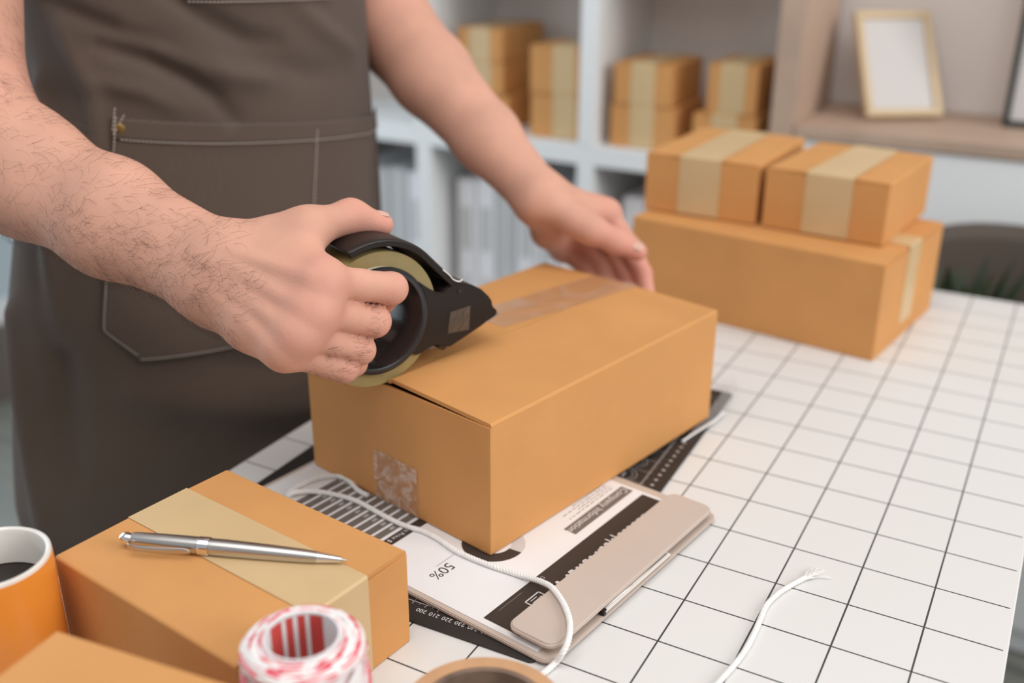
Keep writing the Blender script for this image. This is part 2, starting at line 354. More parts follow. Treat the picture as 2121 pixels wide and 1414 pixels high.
# clear tape already pressed down over the far half of the seam, ending under the dispenser
V = []; F = []; n = 30
for i in range(n + 1):
    f = i / n; y = .1512 - f * (.1512 + .012); xr = .0150 - f * .0235; xl = -.0330 - f * .0235
    for k in range(7):
        q = k / 6; V.append((xl + (xr - xl) * q, y, .1087 + .0003 * math.sin(9 * q + 5 * f) + .0002))
for i in range(n):
    for k in range(6): F.append((i * 7 + k, i * 7 + k + 1, i * 7 + k + 8, i * 7 + k + 7))
pyd('clear_tape_strip', V, F, 'clear_tape', main, smooth=True)
pyd('clear_tape_end', [(-.0330, .1512, .1088), (.0150, .1512, .1088), (.0150, .1512, .07), (-.0330, .1512, .072)], [(0, 1, 2, 3)], 'clear_tape', main)
# crinkled clear tape on the lower front of the box, with a saw-cut top edge
V = []; F = []; nx, nz = 24, 14
for j in range(nz + 1):
    for i in range(nx + 1):
        zt = .0435 + (.0008 if i % 2 else -.0004); x = -.0228 + .0486 * i / nx; z = zt * j / nz + .0002
        V.append((x, -.15025 - .0004 - .0005 * abs(math.sin(13 * i / nx + 2.1 * j / nz) * math.cos(4 * i / nx - 9 * j / nz)), z))
for j in range(nz):
    for i in range(nx): a = j * (nx + 1) + i; F.append((a, a + 1, a + nx + 2, a + nx + 1))
pyd('crinkled_tape', V, F, 'clear_tape_crinkled', main, smooth=True)
fl = carton('small_box', 'small taped cardboard box at lower left with a pen lying on it', (-.2345, -.1845, 0), math.radians(-7.4), .1716, .1352, .0707, 'x', .0465, .0086, (.05, .0707))
carton('near_box', 'out-of-focus cardboard box corner at the bottom left edge in front of the mug', (-.1480, -.3760, 0), math.radians(6.9), .150, .150, .100, 'x', .048, -.004, (.03, .03))
carton('far_box', 'long cardboard box at the far side of the table under two smaller boxes', (-.1034, .608, 0), math.radians(-8.2), .300, .200, .1087, 'x', .040, -.004, (.05, .09))
carton('parcel_box', 'left of the two small taped boxes stacked on the long far box', (-.1945, .651, .1089), math.radians(-1.5), .137, .182, .0695, 'y', .050, -.001, (.0675, .04), group='small boxes on the far box')
carton('parcel_box', 'right of the two small taped boxes stacked on the long far box', (-.0437, .6355, .1089), math.radians(-6), .137, .170, .0695, 'y', .052, .004, (.0675, .04), group='small boxes on the far box')
# ------------------------------------------------------------------ cutting mat under everything
MA = math.radians(1.57); m2 = np.array([-math.sin(MA), math.cos(MA), 0]); m1 = np.array([-math.cos(MA), -math.sin(MA), 0]); Q0 = np.array([-.0600, -.1105, 0])
cm = thing('cutting_mat', 'black cutting mat with white ruler scale lying under clipboard and box', 'cutting mat', tuple(Q0))
prism('mat_sheet', rounded(.300, .446, .004), Q0 + np.array([0, 0, .0002]), m1, m2, (0, 0, 1), .0020, 'mat_black', cm, bevel=.0003, seg=1)
def mp(x, y, z=.0023): return Q0 + m1 * x + m2 * y + np.array([0, 0, z])
def quadstrip(segs):
    """flat printed strokes: list of (p, q, width)"""
    V = []; F = []
    for p, q, wd in segs:
        p, q = np.array(p, float), np.array(q, float); d = q - p; d /= np.linalg.norm(d); s = np.array([-d[1], d[0], 0]) * wd / 2; o = len(V)
        V += [p - s, q - s, q + s, p + s]; F.append((o, o + 1, o + 2, o + 3))
    return V, F
segs = [(mp(.012, .0185), mp(.285, .0185), .0004), (mp(.0185, .012), mp(.0185, .43), .0004), (mp(.281, .012), mp(.281, .43), .0004), (mp(.012, .427), mp(.285, .427), .0004)]
for v in range(0, 271, 5):
    x = .290 - v / 1000
    if .02 < x < .28: segs.append((mp(x, .0155 if v % 10 == 0 else .0170), mp(x, .0255 if v % 20 == 0 else .0185 + .002 * (v % 10 == 0)), .00035))
for y in np.arange(.03, .43, .005): segs.append((mp(.0160 if round(y * 1000) % 10 == 0 else .0172, y), mp(.0185, y), .00035))
for y in np.arange(.04, .43, .02): segs.append((mp(.0185, y), mp(.281, y), .00022))
for x in np.arange(.04, .28, .02): segs.append((mp(x, .0185), mp(x, .427), .00022))
V, F = quadstrip(segs); pyd('ruler_lines', V, F, 'print_white', cm, True)
for v in range(200, 271, 10): text('ruler_number', str(v), mp(.290 - v / 1000, .0132, .0023), m1, -m2, .0052, 'print_white', cm, align='CENTER')
V = []; F = []
for i in range(24):   # row of small dots and circle templates near the right edge
    c = mp(.0095, .205 + i * .0092, .0023); o = len(V)
    V += [c + np.array([math.cos(a), math.sin(a), 0]) * (.0022 if k % 2 else .0012) for k, a in enumerate(np.linspace(0, 2 * math.pi, 10, endpoint=False))]; F.append(tuple(range(o, o + 10)))
pyd('dot_row', V, F, 'print_dim', cm, True)
for i in range(7):
    c = mp(.037, .222 + i * .0255, .0024); V = []; F = []; K = 28
    for k in range(K):
        a = 2 * math.pi * k / K; d = np.array([math.cos(a), math.sin(a), 0]); V += [c + d * .0108, c + d * .0113, c + d * .0075, c + d * .0079]
    for k in range(K):
        j = (k + 1) % K; F += [(k * 4, k * 4 + 1, j * 4 + 1, j * 4), (k * 4 + 2, k * 4 + 3, j * 4 + 3, j * 4 + 2)]
    V2, F2 = quadstrip([(c - m2 * .004, c + m2 * .004, .0022)]); V, F = merge([(V, F), (V2, F2)])
    pyd('circle_template', V, F, 'print_dim', cm, True)
# ------------------------------------------------------------------ clipboard with printed sheet and clip
S1 = np.array([.1592, .9873, 0]); S1 /= np.linalg.norm(S1); L1 = np.array([-S1[1], S1[0], 0]); K0 = np.array([-.0479, -.1107, 0])
def cp(l, s, z=.0060): return K0 + L1 * l / 1000 + S1 * s / 1000 + np.array([0, 0, z])
cb = thing('clipboard', 'beige plastic clipboard with wide flat clip holding a printed sheet', 'clipboard', tuple(K0))
prism('board', rounded(.312, .2235, .010), cp(0, 0, .0023), L1, S1, (0, 0, 1), .0032, 'beige_plastic', cb, bevel=.0007)
# clip: base bar, rounded lid, steel spring
prism('clip_base', rounded(.030, .190, .004), cp(8, 16, .0055), L1, S1, (0, 0, 1), .0045, 'beige_plastic', cb, bevel=.0006)
lid = prism('clip_lid', rounded(.0385, .2125, .0085), cp(1.5, 5, .0098), L1, S1, (0, 0, 1), .0042, 'beige_plastic', cb, bevel=.0012, seg=3)
prism('spring_plate', rounded(.012, .086, .001), cp(-.5, 62, .0080), L1, S1, (0, 0, 1), .0009, 'white_glaze', cb)
V, F = tube_geo([cp(2.5, 64, .0078), cp(2.5, 146, .0078)], .0016, 10); pyd('spring_rod', V, F, 'silver', cb, True, True)
prism('spring_end', rounded(.0045, .0035, .0006), cp(-.2, 60.2, .0060), L1, S1, (0, 0, 1), .0040, 'black_plastic', cb)
ps = thing('printed_sheet', 'white printed report sheet clipped on the clipboard under the box', 'paper', tuple(cp(160, 110, .0056)))
prism('sheet', [(0, 0), (.294, 0), (.294, .210), (0, .210)], cp(13.5, 4.5, .00562), L1, S1, (0, 0, 1), .00018, 'paper', ps)
def pbox(name, l0, l1, s0, s1, m, z=.00586): return pyd(name, [cp(l0, s0, z), cp(l0, s1, z), cp(l1, s1, z), cp(l1, s0, z)], [(3, 2, 1, 0)], m, ps, True)
pbox('header_band', 31, 62, 9.5, 211, 'print_black')
pbox('title_band', 70.8, 82, 129.5, 211, 'print_grey')
text('title_text', 'Company Information', cp(79.6, 209.5, .00592), -S1, -L1, .0090, 'print_white', ps)
text('date_text', 'Date', cp(59.5, 71.5, .00592), -S1, -L1, .0048, 'print_dim', ps)
V, F = merge([quadstrip([(cp(58.6, 47 - i * .8, .00592), cp(58.6, 46.6 - i * .8, .00592), .0004)]) for i in range(32)]); pyd('dotted_line', V, F, 'print_dim', ps, True)
segs = []
for i in range(4): segs += [(cp(86.5 + 3.0 * i, 204, .0059), cp(86.5 + 3.0 * i, 204 - (44 if i % 2 else 60), .0059), .0007)]
dsh = []
for p, q, wd in segs:
    k = 0
    while k < 1: l_ = .05 + .09 * random.random(); dsh.append((p + (q - p) * k, p + (q - p) * min(1, k + l_), wd)); k += l_ + .03
V, F = quadstrip(dsh); pyd('small_print', V, F, 'print_grey', ps, True)
ic = [(50.3, 55), (50.3, 40), (42, 40), (42, 55)]
V, F = quadstrip([(cp(*ic[i], .00592), cp(*ic[(i + 1) % 4], .00592), .0011) for i in range(4)] + [(cp(48, 50, .0059), cp(48, 43, .0059), .0007), (cp(45.6, 50, .0059), cp(45.6, 43, .0059), .0007)] + [(cp(46, 52.5, .0059), cp(43.4, 52.5, .0059), .0006), (cp(46, 50.7, .0059), cp(43.4, 50.7, .0059), .0006), (cp(46, 52.8, .0059), cp(46, 50.4, .0059), .0006)])
pyd('sheet_icon', V, F, 'print_white', ps, True)
# feet of the large white heading that show below the clip
V = []; F = []
for s_, wd, dn in [(83, 3.2, 1.6), (88.5, 5.6, 2.6), (95, 3, 1.4), (99.5, 3, 1.4), (105.5, 5.2, 2.2), (112, 3.5, 1.5), (119.5, 3, 1.3), (123.5, 3, 1.3), (127, 4.6, 2.0), (133, 4.6, 2.0), (138, 1.6, 5.0), (141.6, 3, 1.2), (145.2, 1.6, 5.2), (151, 4, 1.4), (157, 4, 1.0), (163, 4, 1.0), (170, 3.6, .9), (177, 4, .8), (184, 4, .8), (72, 3.2, 2.6)]:
    o = len(V); K = 8; V += [cp(42, s_ - wd / 2, .00592)] + [cp(45.3 + dn * math.sin(math.pi * k / K) ** .5, s_ - wd / 2 * math.cos(math.pi * k / K), .00592) for k in range(K + 1)] + [cp(42, s_ + wd / 2, .00592)]; F.append(tuple(range(o, o + K + 3))[::-1])
pyd('heading_letters', V, F, 'print_white', ps, True)
text('percent_text', '50%', cp(122.5, 42.5, .0059), -S1, -L1, .0125, 'print_black', ps)
V, F = quadstrip([(cp(125.5, 52.5, .0059), cp(125.5, 33.5, .0059), .00035)]); pyd('callout_line', V, F, 'print_grey', ps, True)
def ring(name, a0, a1, m, r0=13.5, r1=23.8, z=.0059):
    V = []; F = []; K = 40
    for k in range(K + 1):
        a = math.radians(a0 + (a1 - a0) * k / K); V += [cp(112 + r * math.cos(a), 82 + r * math.sin(a), z) for r in (r0, r1)]
    for k in range(K): F.append((2 * k, 2 * k + 1, 2 * k + 3, 2 * k + 2))
    pyd(name, V, F, m, ps, True)
ring('chart_ring_dark', 172, 352, 'print_black'); ring('chart_ring_light', -8, 172, 'print_light_grey', z=.00588)
pbox('table_header', 169.3, 178.3, 20, 82, 'print_black')
text('table_header_text', 'Unit Price $', cp(176, 62, .00592), -S1, -L1, .0056, 'print_white', ps)
rown = []
for i in range(10):
    l0 = 181.5 + i * 9.3; pbox('table_row', l0, l0 + 6.9, 20, 84, 'print_grey')
    V, F = quadstrip([(cp(l0 + 3 + dd, s_, .0059), cp(l0 + 3 + dd, s_ - 4.5, .0059), .0008) for s_ in (52, 78) for dd in (0, 1.3)]); rown.append((V, F))
V, F = merge(rown); tag(pyd('row_print', V, F, 'print_light_grey', ps, True), kind='stuff')
# a clear plastic sleeve poking out from under the far corner of the big box
cs = thing('plastic_sleeve', 'clear plastic sleeve edge sticking out beneath the big box far corner', 'plastic sleeve', tuple(at_z(1480, 860, .003)))
P = [at_z(1415, 914, .0032), at_z(1478, 872, .0042), at_z(1512, 838, .006), at_z(1532, 800, .0065), at_z(1520, 775, .005), at_z(1470, 850, .004)]
pyd('sleeve_film', [np.r_[p[:2], p[2]] for p in P], [(0, 1, 5), (1, 2, 3, 5), (3, 4, 5)], 'clear_sheet', cs, True)
V, F = tube_geo(spline([at_z(1413, 914, .0035), at_z(1445, 893, .004), at_z(1478, 872, .005), at_z(1500, 852, .006)], 20), .0011, 8); pyd('sleeve_edge', V, F, 'paper', cs, True, True)
# ------------------------------------------------------------------ tape dispenser
DA = at_z(1317, 597, .1142); DB = at_z(1000, 690, .1142); DY = (DA - DB) / np.linalg.norm(DA - DB); DX = np.array([DY[1], -DY[0], 0]); DZ = np.array([0, 0, 1.])
NF, FF = .033, -.017                 # near and far face, measured along DX
def dp(y, z, off): return DB + DX * off + DY * y / 1000 + DZ * z / 1000
def dpx(u, v, off):
    o = DB + DX * off; d = ray(u, v); return CAM + d * (((o - CAM) @ DX) / (d @ DX))
HC = (-119.5, 50.2)                  # hub centre in the dispenser plane (mm)
hc = dp(*HC, 0)
ds = thing('tape_dispenser', 'black hand-held tape dispenser gripped in the right hand on the box', 'tape dispenser', tuple(dp(-60, 0, .01)))
lathe('tape_roll', [(.0405, FF + .001), (.0513, FF + .001), (.0516, FF + .002), (.0516, NF - .003), (.0513, NF - .002), (.0405, NF - .002)], 'roll_tape', ds, hc, DX, n=96)
lathe('roll_core', [(.0385, FF + .0015), (.0404, FF + .0015), (.0404, NF - .0008), (.0385, NF - .0008)], 'silver', ds, hc, DX, n=80)
lathe('hub', [(.0345, FF + .002), (.0384, FF + .002), (.0384, NF - .001), (.0405, NF + .0002), (.0410, NF + .0018), (.0402, NF + .0034), (.0382, NF + .0038), (.0360, NF + .0030), (.0345, NF)], 'black_gloss', ds, hc, DX, n=80)
# head: solid wedge between the two side plates
head = [(-64, 60), (-53, 65), (-46.7, 63.8), (-34, 59), (-25.5, 53.6), (-18.5, 46.5), (-15.2, 41.5), (-14.6, 36.5), (-9.5, 32.2), (-10.2, 29.5), (-26, 23), (-42, 17.8), (-55.8, 13.4), (-59, 13.6), (-64, 17)]
mm = lambda pl: [(x / 1000, y / 1000) for x, y in pl]
prism('head', mm([(x, y) for x, y in head]), DB + DX * FF, DY, DZ, DX, NF - FF, 'black_plastic', ds, bevel=.0011, seg=2)
# side plate joining hub ring to head on the near side
def arcpts(r, a0, a1, n=10): return [(HC[0] + r * math.cos(math.radians(a0 + (a1 - a0) * k / n)), HC[1] + r * math.sin(math.radians(a0 + (a1 - a0) * k / n))) for k in range(n + 1)]
plate = arcpts(40.6, -52, 40, 14) + [(-82, 70.8), (-76, 66), (-70.5, 62.2), (-64, 60.3), (-60, 60), (-60, 15), (-64, 16.5), (-71.7, 19.6), (-81, 17.4), (-88, 15)]
prism('side_plate', mm(plate), DB + DX * (NF - .0012), DY, DZ, DX, .0030, 'black_plastic', ds, bevel=.0008, seg=2)
# curved cover over the top of the roll with a rounded lip on both rims
def cover_line():
    pts = arcpts(59.0, 112, 44, 22); return pts + [(-66, 79.5), (-58, 71), (-52, 65)]
cl = np.array(cover_line()); tg = np.gradient(cl, axis=0); tg /= np.linalg.norm(tg, axis=1)[:, None]; nn = np.stack([-tg[:, 1], tg[:, 0]], 1)
V = []; F = []; K = len(cl)
for (x, y), (a, b_) in zip(cl, nn):
    for off, r in ((FF, -3.4), (FF, 1.2), (FF + .0015, 2.2), (NF - .0005, 2.2), (NF + .0012, 1.2), (NF + .0012, -3.4), (NF - .003, -3.4), (NF - .003, -.6), (FF + .003, -.6), (FF + .003, -3.4)): V.append(dp(x + a * r, y + b_ * r, off))
for i in range(K - 1):
    for k in range(10): F.append((i * 10 + k, i * 10 + (k + 1) % 10, (i + 1) * 10 + (k + 1) % 10, (i + 1) * 10 + k))
F += [tuple(range(10))[::-1], tuple(range((K - 1) * 10, K * 10))]
o = pyd('cover', V, F, 'black_plastic', ds, True)
bm = bmesh.new(); bm.from_mesh(o.data); bmesh.ops.recalc_face_normals(bm, faces=bm.faces); bm.to_mesh(o.data); bm.free()
for p in o.data.polygons: p.use_smooth = True
o.data.set_sharp_from_angle(angle=math.radians(50))
md = o.modifiers.new('soft', 'BEVEL'); md.width = .0006; md.segments = 2; md.limit_method = 'ANGLE'
# serrated steel blade under the nose and the web of tape going down to the box
V = []; F = []; nt_ = 40
for i in range(nt_ + 1):
    off = FF + .001 + (NF - FF - .002) * i / nt_; V += [dp(-22, 24.4, off), dp(-8.4 + (.9 if i % 2 else 0), 28.6, off)]
for i in range(nt_): F.append((2 * i, 2 * i + 1, 2 * i + 3, 2 * i + 2))
o = pyd('blade', V, F, 'steel', ds, True); md = o.modifiers.new('t', 'SOLIDIFY'); md.thickness = .0005
tape_strip('tape_web', 'clear_tape', ds, [dp(-86, 11, 0), dp(-70, 8.2, -.004), dp(-50, 3.4, -.010), dp(-34, 1.2, -.016), dp(-22, .6, -.021)], DX, .021, -.002, world=True, thick=.0001)
prism('roller', [(.004 * math.cos(a), .004 * math.sin(a)) for a in np.linspace(0, 2 * math.pi, 20, endpoint=False)], dp(-62, 15.5, FF + .002), DY, DZ, DX, NF - FF - .004, 'black_gloss', ds)
st = [dp(-57.6, 43.1, NF + .0022), dp(-37.3, 43.2, NF + .0006), dp(-39.2, 23.8, NF + .0006), dp(-60.4, 26.2, NF + .0022)]
pyd('clear_sticker', st, [(0, 1, 2, 3)], 'clear_sticker', ds, True)
prism('screw', [(.0019 * math.cos(a), .0019 * math.sin(a)) for a in np.linspace(0, 2 * math.pi, 16, endpoint=False)], dp(-47.2, 57.3, NF - .0002), DY, DZ, DX, .0008, 'black_gloss', ds)
V, F = tube_geo(spline([dp(-63, 78, NF + .0010), dp(-58, 73, NF + .0024), dp(-54, 68.5, NF + .0018), dp(-49, 66, NF + .0026), dp(-46.5, 67.5, NF + .003)], 24), .0005, 6); pyd('torn_tape_edge', V, F, 'cord_white', ds, True, True)
# ------------------------------------------------------------------ signed-distance modelling for the person
def sdf_mesh(groups, h, pad=.01):
    """groups: [(k_join, k_in, [(a, b, ra, rb), ...])] tapered capsules blended smoothly"""
    cv = lambda pr: [(np.array(a, np.float32), np.array(b, np.float32), ra, rb) for a, b, ra, rb in pr]
    G = []; SUB = {}     # an entry with four fields holds several chains that barely blend with one another
    for g in groups:
        if len(g) == 3: G.append((g[0], g[1], cv(g[2])))
        else: SUB[len(G)] = (g[2], [k for k, c_ in enumerate(g[3]) for _ in c_]); G.append((g[0], g[1], [p for c_ in g[3] for p in cv(c_)]))
    allp = np.array([x for _, _, pr in G for p in pr for x in (np.r_[p[0], p[2]], np.r_[p[1], p[3]])])
    lo = (allp[:, :3] - allp[:, 3:]).min(0) - pad; hi = (allp[:, :3] + allp[:, 3:]).max(0) + pad
    BS = 16; nb = np.ceil((hi - lo) / h / BS).astype(int); dim = nb * BS
    def prim(P, p):
        a, b, ra, rb = p; d = b - a; L2 = float(d @ d) + 1e-12; t = np.clip(((P - a) @ d) / L2, 0, 1)
        return np.sqrt(((P - a - t[:, None] * d) ** 2).sum(1)) - (ra + (rb - ra) * t)
    def smin(x, y, k):
        if k <= 0: return np.minimum(x, y)
        q = np.maximum(k - np.abs(x - y), 0) / k; return np.minimum(x, y) - q * q * k * .25
    def field(P, sel=None):
        f = None
        for gi, (kj, ki, pr) in enumerate(G):
            g = None; cur = {}
            for pi, p in enumerate(pr):
                if sel is not None and not sel[gi][pi]: continue
                d = prim(P, p); q = SUB[gi][1][pi] if gi in SUB else 0; cur[q] = d if q not in cur else smin(cur[q], d, ki)
            for d in cur.values(): g = d if g is None else smin(g, d, SUB[gi][0])
            if g is not None: f = g if f is None else smin(f, g, kj)
        return np.full(len(P), 1., np.float32) if f is None else f
    bi = np.stack(np.meshgrid(*[np.arange(n) for n in nb], indexing='ij'), -1).reshape(-1, 3)
    cen = (lo + (bi + .5) * BS * h).astype(np.float32); rad = BS * h * .87
    dist = [[prim(cen, p) for p in pr] for _, _, pr in G]
    mind = np.min([d for g in dist for d in g], 0)
    fc = field(cen); Fv = np.empty(tuple(dim), np.float32)
    li = np.stack(np.meshgrid(*[np.arange(BS)] * 3, indexing='ij'), -1).reshape(-1, 3).astype(np.float32) * h
    for n, b in enumerate(bi):
        sl = tuple(slice(x * BS, x * BS + BS) for x in b)
        if abs(fc[n]) > rad + .03: Fv[sl] = fc[n]; continue
        if mind[n] > rad + .025: Fv[sl] = mind[n]; continue
        sel = [[d[n] < mind[n] + 2 * rad + .03 for d in g] for g in dist]
        Fv[sl] = field(li + (lo + b * BS * h).astype(np.float32), sel).reshape(BS, BS, BS)
    S = Fv < 0; c = np.zeros(tuple(dim - 1), np.int8)
    for i in (0, 1):
        for j in (0, 1):
            for k in (0, 1): c += S[i:dim[0] - 1 + i, j:dim[1] - 1 + j, k:dim[2] - 1 + k]
    act = (c > 0) & (c < 8); ijk = np.argwhere(act); idx = np.full(act.shape, -1, np.int64); idx[act] = np.arange(len(ijk))
    acc = np.zeros((len(ijk), 3)); cnt = np.zeros(len(ijk)); cor = [(i, j, k) for i in (0, 1) for j in (0, 1) for k in (0, 1)]
    val = {q: Fv[ijk[:, 0] + q[0], ijk[:, 1] + q[1], ijk[:, 2] + q[2]] for q in cor}
    for q in cor:
        for ax in range(3):
            if q[ax]: continue
            r = list(q); r[ax] = 1; r = tuple(r); a, b = val[q], val[r]; m = (a < 0) != (b < 0)
            t = np.where(m, a / np.where(m, a - b, 1), 0); p = np.tile(np.array(q, float), (len(a), 1)); p[:, ax] = t
            acc[m] += p[m]; cnt[m] += 1
    V = lo + (ijk + acc / cnt[:, None]) * h; faces = []
    for ax in range(3):
        o1, o2 = [(1, 2), (2, 0), (0, 1)][ax]
        a = [slice(None)] * 3; b = [slice(None)] * 3; a[ax] = slice(0, -1); b[ax] = slice(1, None)
        e = np.argwhere(S[tuple(a)] != S[tuple(b)]); e = e[(e[:, o1] > 0) & (e[:, o2] > 0) & (e[:, o1] < dim[o1] - 1) & (e[:, o2] < dim[o2] - 1)]
        ins = S[e[:, 0], e[:, 1], e[:, 2]]; q = []
        for d1, d2 in ((1, 1), (0, 1), (0, 0), (1, 0)):
            x = e.copy(); x[:, o1] -= d1; x[:, o2] -= d2; q.append(idx[x[:, 0], x[:, 1], x[:, 2]])
        q = np.stack(q, 1); q[~ins] = q[~ins][:, ::-1]; faces.append(q)
    return V, np.vstack(faces)
def np_mesh(name, V, F):
    me = bpy.data.meshes.new(name); me.vertices.add(len(V)); me.vertices.foreach_set('co', np.asarray(V, np.float32).ravel())
    me.loops.add(4 * len(F)); me.loops.foreach_set('vertex_index', np.asarray(F, np.int32).ravel())
    me.polygons.add(len(F)); me.polygons.foreach_set('loop_start', np.arange(0, 4 * len(F), 4, dtype=np.int32)); me.polygons.foreach_set('loop_total', np.full(len(F), 4, np.int32))
    me.update(); me.validate(); me.polygons.foreach_set('use_smooth', np.ones(len(me.polygons), bool)); return me
# ---- skeleton of the standing man, facing the table
MB = np.array([-.58, .19]); PHI = math.radians(-16); FW = np.array([math.cos(PHI), math.sin(PHI), 0]); LF = np.array([-FW[1], FW[0], 0]); UP = np.array([0, 0, 1.])
def bp(f, l, z): return np.array([MB[0], MB[1], 0]) + FW * f + LF * l + UP * z
# right arm (image left)
rW = at_d(462, 556, .725); rE = at_d(-75, 218, .805); rS = bp(-.01, -.185, .655)
cdir = lambda p: (CAM - p) / np.linalg.norm(CAM - p)
def off_px(u, v, d, toward=0.): p = at_d(u, v, d); return p + cdir(p) * toward
wv = at_d(497, 462, .725) - at_d(432, 650, .725); wv /= np.linalg.norm(wv)     # wrist width, radial side up
ax = (rW - rE) / np.linalg.norm(rW - rE)
nr = np.cross(ax, wv); nr *= np.sign(nr @ cdir(rW))                             # dorsal normal, towards the camera
def lerp(a, b, t): return a + (b - a) * t
fr = lerp(rE, rW, .62); fm = lerp(rE, rW, .30)
R_arm = [(rS, lerp(rS, rE, .45), .054, .052), (lerp(rS, rE, .45), rE + wv * .004, .052, .043),
         (rE, fm - wv * .006, .042, .0315), (rE - wv * .014, fm - wv * .028, .041, .0345),
         (fm - wv * .006, fr + wv * .002, .0315, .0250), (fm - wv * .028, fr - wv * .023, .0345, .0285),
         (fr + wv * .002, rW + wv * .0105, .0250, .0195), (fr - wv * .023, rW - wv * .0160, .0285, .0200),
         (rW - wv * .020 + nr * .008 - ax * .012, rW - wv * .020 + nr * .008 - ax * .004, .0120, .0115)]
imcp = dpx(670, 582, .052); mmcp = dpx(650, 643, .056); rmcp = dpx(618, 689, .055); pmcp = dpx(586, 722, .049)
def inw(u, v, off): return dpx(u, v, off)
ipip = dpx(811, 597, .0465); mpip = dpx(776, 665, .0475); rpip = dpx(747, 724, .0470); ppip = dpx(713, 763, .0460)
fingers_R = [
    [(imcp, ipip, .0132, .0114), (ipip, inw(792, 622, .024), .0114, .0096), (inw(792, 622, .024), inw(778, 640, .004), .0096, .0078)],
    [(mmcp, mpip, .0134, .0114), (mpip, inw(764, 672, .023), .0114, .0098), (inw(764, 672, .023), inw(752, 676, .001), .0098, .0080)],
    [(rmcp, rpip, .0126, .0104), (rpip, inw(748, 726, .025), .0104, .0092), (inw(748, 726, .025), inw(744, 716, .004), .0092, .0076)],
    [(pmcp, ppip, .0110, .0101), (ppip, inw(736, 755, .033), .0097, .0084), (inw(736, 752, .033), inw(748, 738, .014), .0082, .0068)]]
wr = rW + ax * .006
palm_R = [(wr + wv * .012, imcp - nr * .003, .0195, .0140), (wr + wv * .004, mmcp - nr * .002, .0190, .0140), (wr - wv * .006, rmcp - nr * .002, .0185, .0132), (wr - wv * .013, pmcp - nr * .002, .0175, .0108), (wr + wv * .008 + nr * .002, lerp(imcp, mmcp, .5) - nr * .001, .0180, .0125), (wr - wv * .001 + nr * .002, lerp(mmcp, rmcp, .5) - nr * .001, .0180, .0125), (wr - wv * .009 + nr * .001, lerp(rmcp, pmcp, .5) - nr * .001, .0170, .0112),
          (wr - nr * .010, lerp(imcp, pmcp, .5) - nr * .016, .016, .013), (wr - wv * .012 - nr * .010, pmcp - nr * .014, .015, .012),
          (wr - wv * .018, lerp(wr, pmcp, .5) - wv * .010, .0175, .0165), (lerp(wr, pmcp, .5) - wv * .010, pmcp - nr * .002, .0165, .0112), (imcp, mmcp, .0122, .0124), (mmcp, rmcp, .0124, .0116), (rmcp, pmcp, .0116, .0102)]
tcmc = wr + wv * .020 - nr * .004 + ax * .004; tmcp = dpx(641, 472, .008); tip_ip = dpx(727, 448, -.002); ttip = dpx(791, 465, .002)
thumb_R = [(tcmc, tmcp, .0165, .0138), (tmcp, tip_ip, .0138, .0112), (tip_ip, ttip, .0110, .0086)]
web_R = [(lerp(tcmc, tmcp, .45), lerp(wr, imcp, .75) + wv * .002, .013, .012), (lerp(tcmc, tmcp, .80), lerp(wr, imcp, .95), .010, .0105)]
tend = []
for a, m_, q in ((.006, mmcp, .0148), (-.004, rmcp, .0140), (.014, imcp, .0150), (-.012, pmcp, .0122)):
    s0 = wr + wv * a + nr * .0195; s1 = m_ + nr * (q - .0012); tend.append((lerp(s0, s1, .12), lerp(s0, s1, .97), .0030, .0036))
knk = [(m_ + nr * .0045, m_ + nr * .0045 + ax * .003, .0108, .0104) for m_ in (imcp, mmcp, rmcp)] + [(pmcp + nr * .0030, pmcp + nr * .0030, .0085, .0085)]
def waist(ch):     # a little slimmer between the joints
    (a, b, ra, rb), rest = ch[0], ch[1:]; m_ = a + (b - a) * .52; rm = (ra + rb) / 2 * .885
    return [(a, m_, ra * .93, rm), (m_, b, rm, rb)] + rest
groups_R = [(0, .024, R_arm), (.020, .012, palm_R), (.012, .010, thumb_R), (.014, .008, web_R), (.008, .001, knk), (.006, .0022, tend), (.0045, .0030, .0008, [waist(f) for f in fingers_R[:3]] + [fingers_R[3]])]
VR, FR = sdf_mesh(groups_R, .0018)
for a_, b_, r_ in ((imcp, ipip, .0115), (mmcp, mpip, .0115), (rmcp, rpip, .0105), (pmcp, ppip, .0097), (tmcp, tip_ip, .0112)):
    d_ = (b_ - a_) / np.linalg.norm(b_ - a_); x_ = (VR - b_) @ d_; rad_ = np.linalg.norm(VR - b_ - x_[:, None] * d_, axis=1); up_ = ((VR - b_) @ nr) > 0
    w_ = np.exp(-((rad_ - r_) / .004) ** 2) * up_ * (np.abs(x_) < .008); VR = VR - nr * (w_ * .00035 * np.cos(x_ / .0034 * 2 * np.pi))[:, None]
# left arm (image centre), hand holding the far end of the box
lW = at_d(1115, 402, 1.01); lE = at_d(788, 34, 1.125); lS = bp(-.01, .185, .655)
la = (lW - lE) / np.linalg.norm(lW - lE); lv = at_d(1150, 360, 1.01) - at_d(1080, 445, 1.01); lv /= np.linalg.norm(lv); ln = np.cross(la, lv); ln *= np.sign(ln @ cdir(lW))
f1 = lerp(lE, lW, .35); f2 = lerp(lE, lW, .7)
L_arm = [(lS, lerp(lS, lE, .45), .052, .049), (lerp(lS, lE, .45), lE, .049, .047), (lE, f1 + lv * .004, .0465, .0360), (lE, f1 - lv * .006, .0465, .0360),
         (f1 + lv * .004, f2 + lv * .004, .0360, .0272), (f1 - lv * .006, f2 - lv * .006, .0360, .0278), (f2 + lv * .004, lW + lv * .004, .0270, .0192), (f2 - lv * .006, lW - lv * .007, .0275, .0195)]
D = at_d
li = D(1256, 441, 1.035); lm = D(1240, 462, 1.060); lr = D(1206, 492, 1.078); lp = D(1166, 514, 1.085)
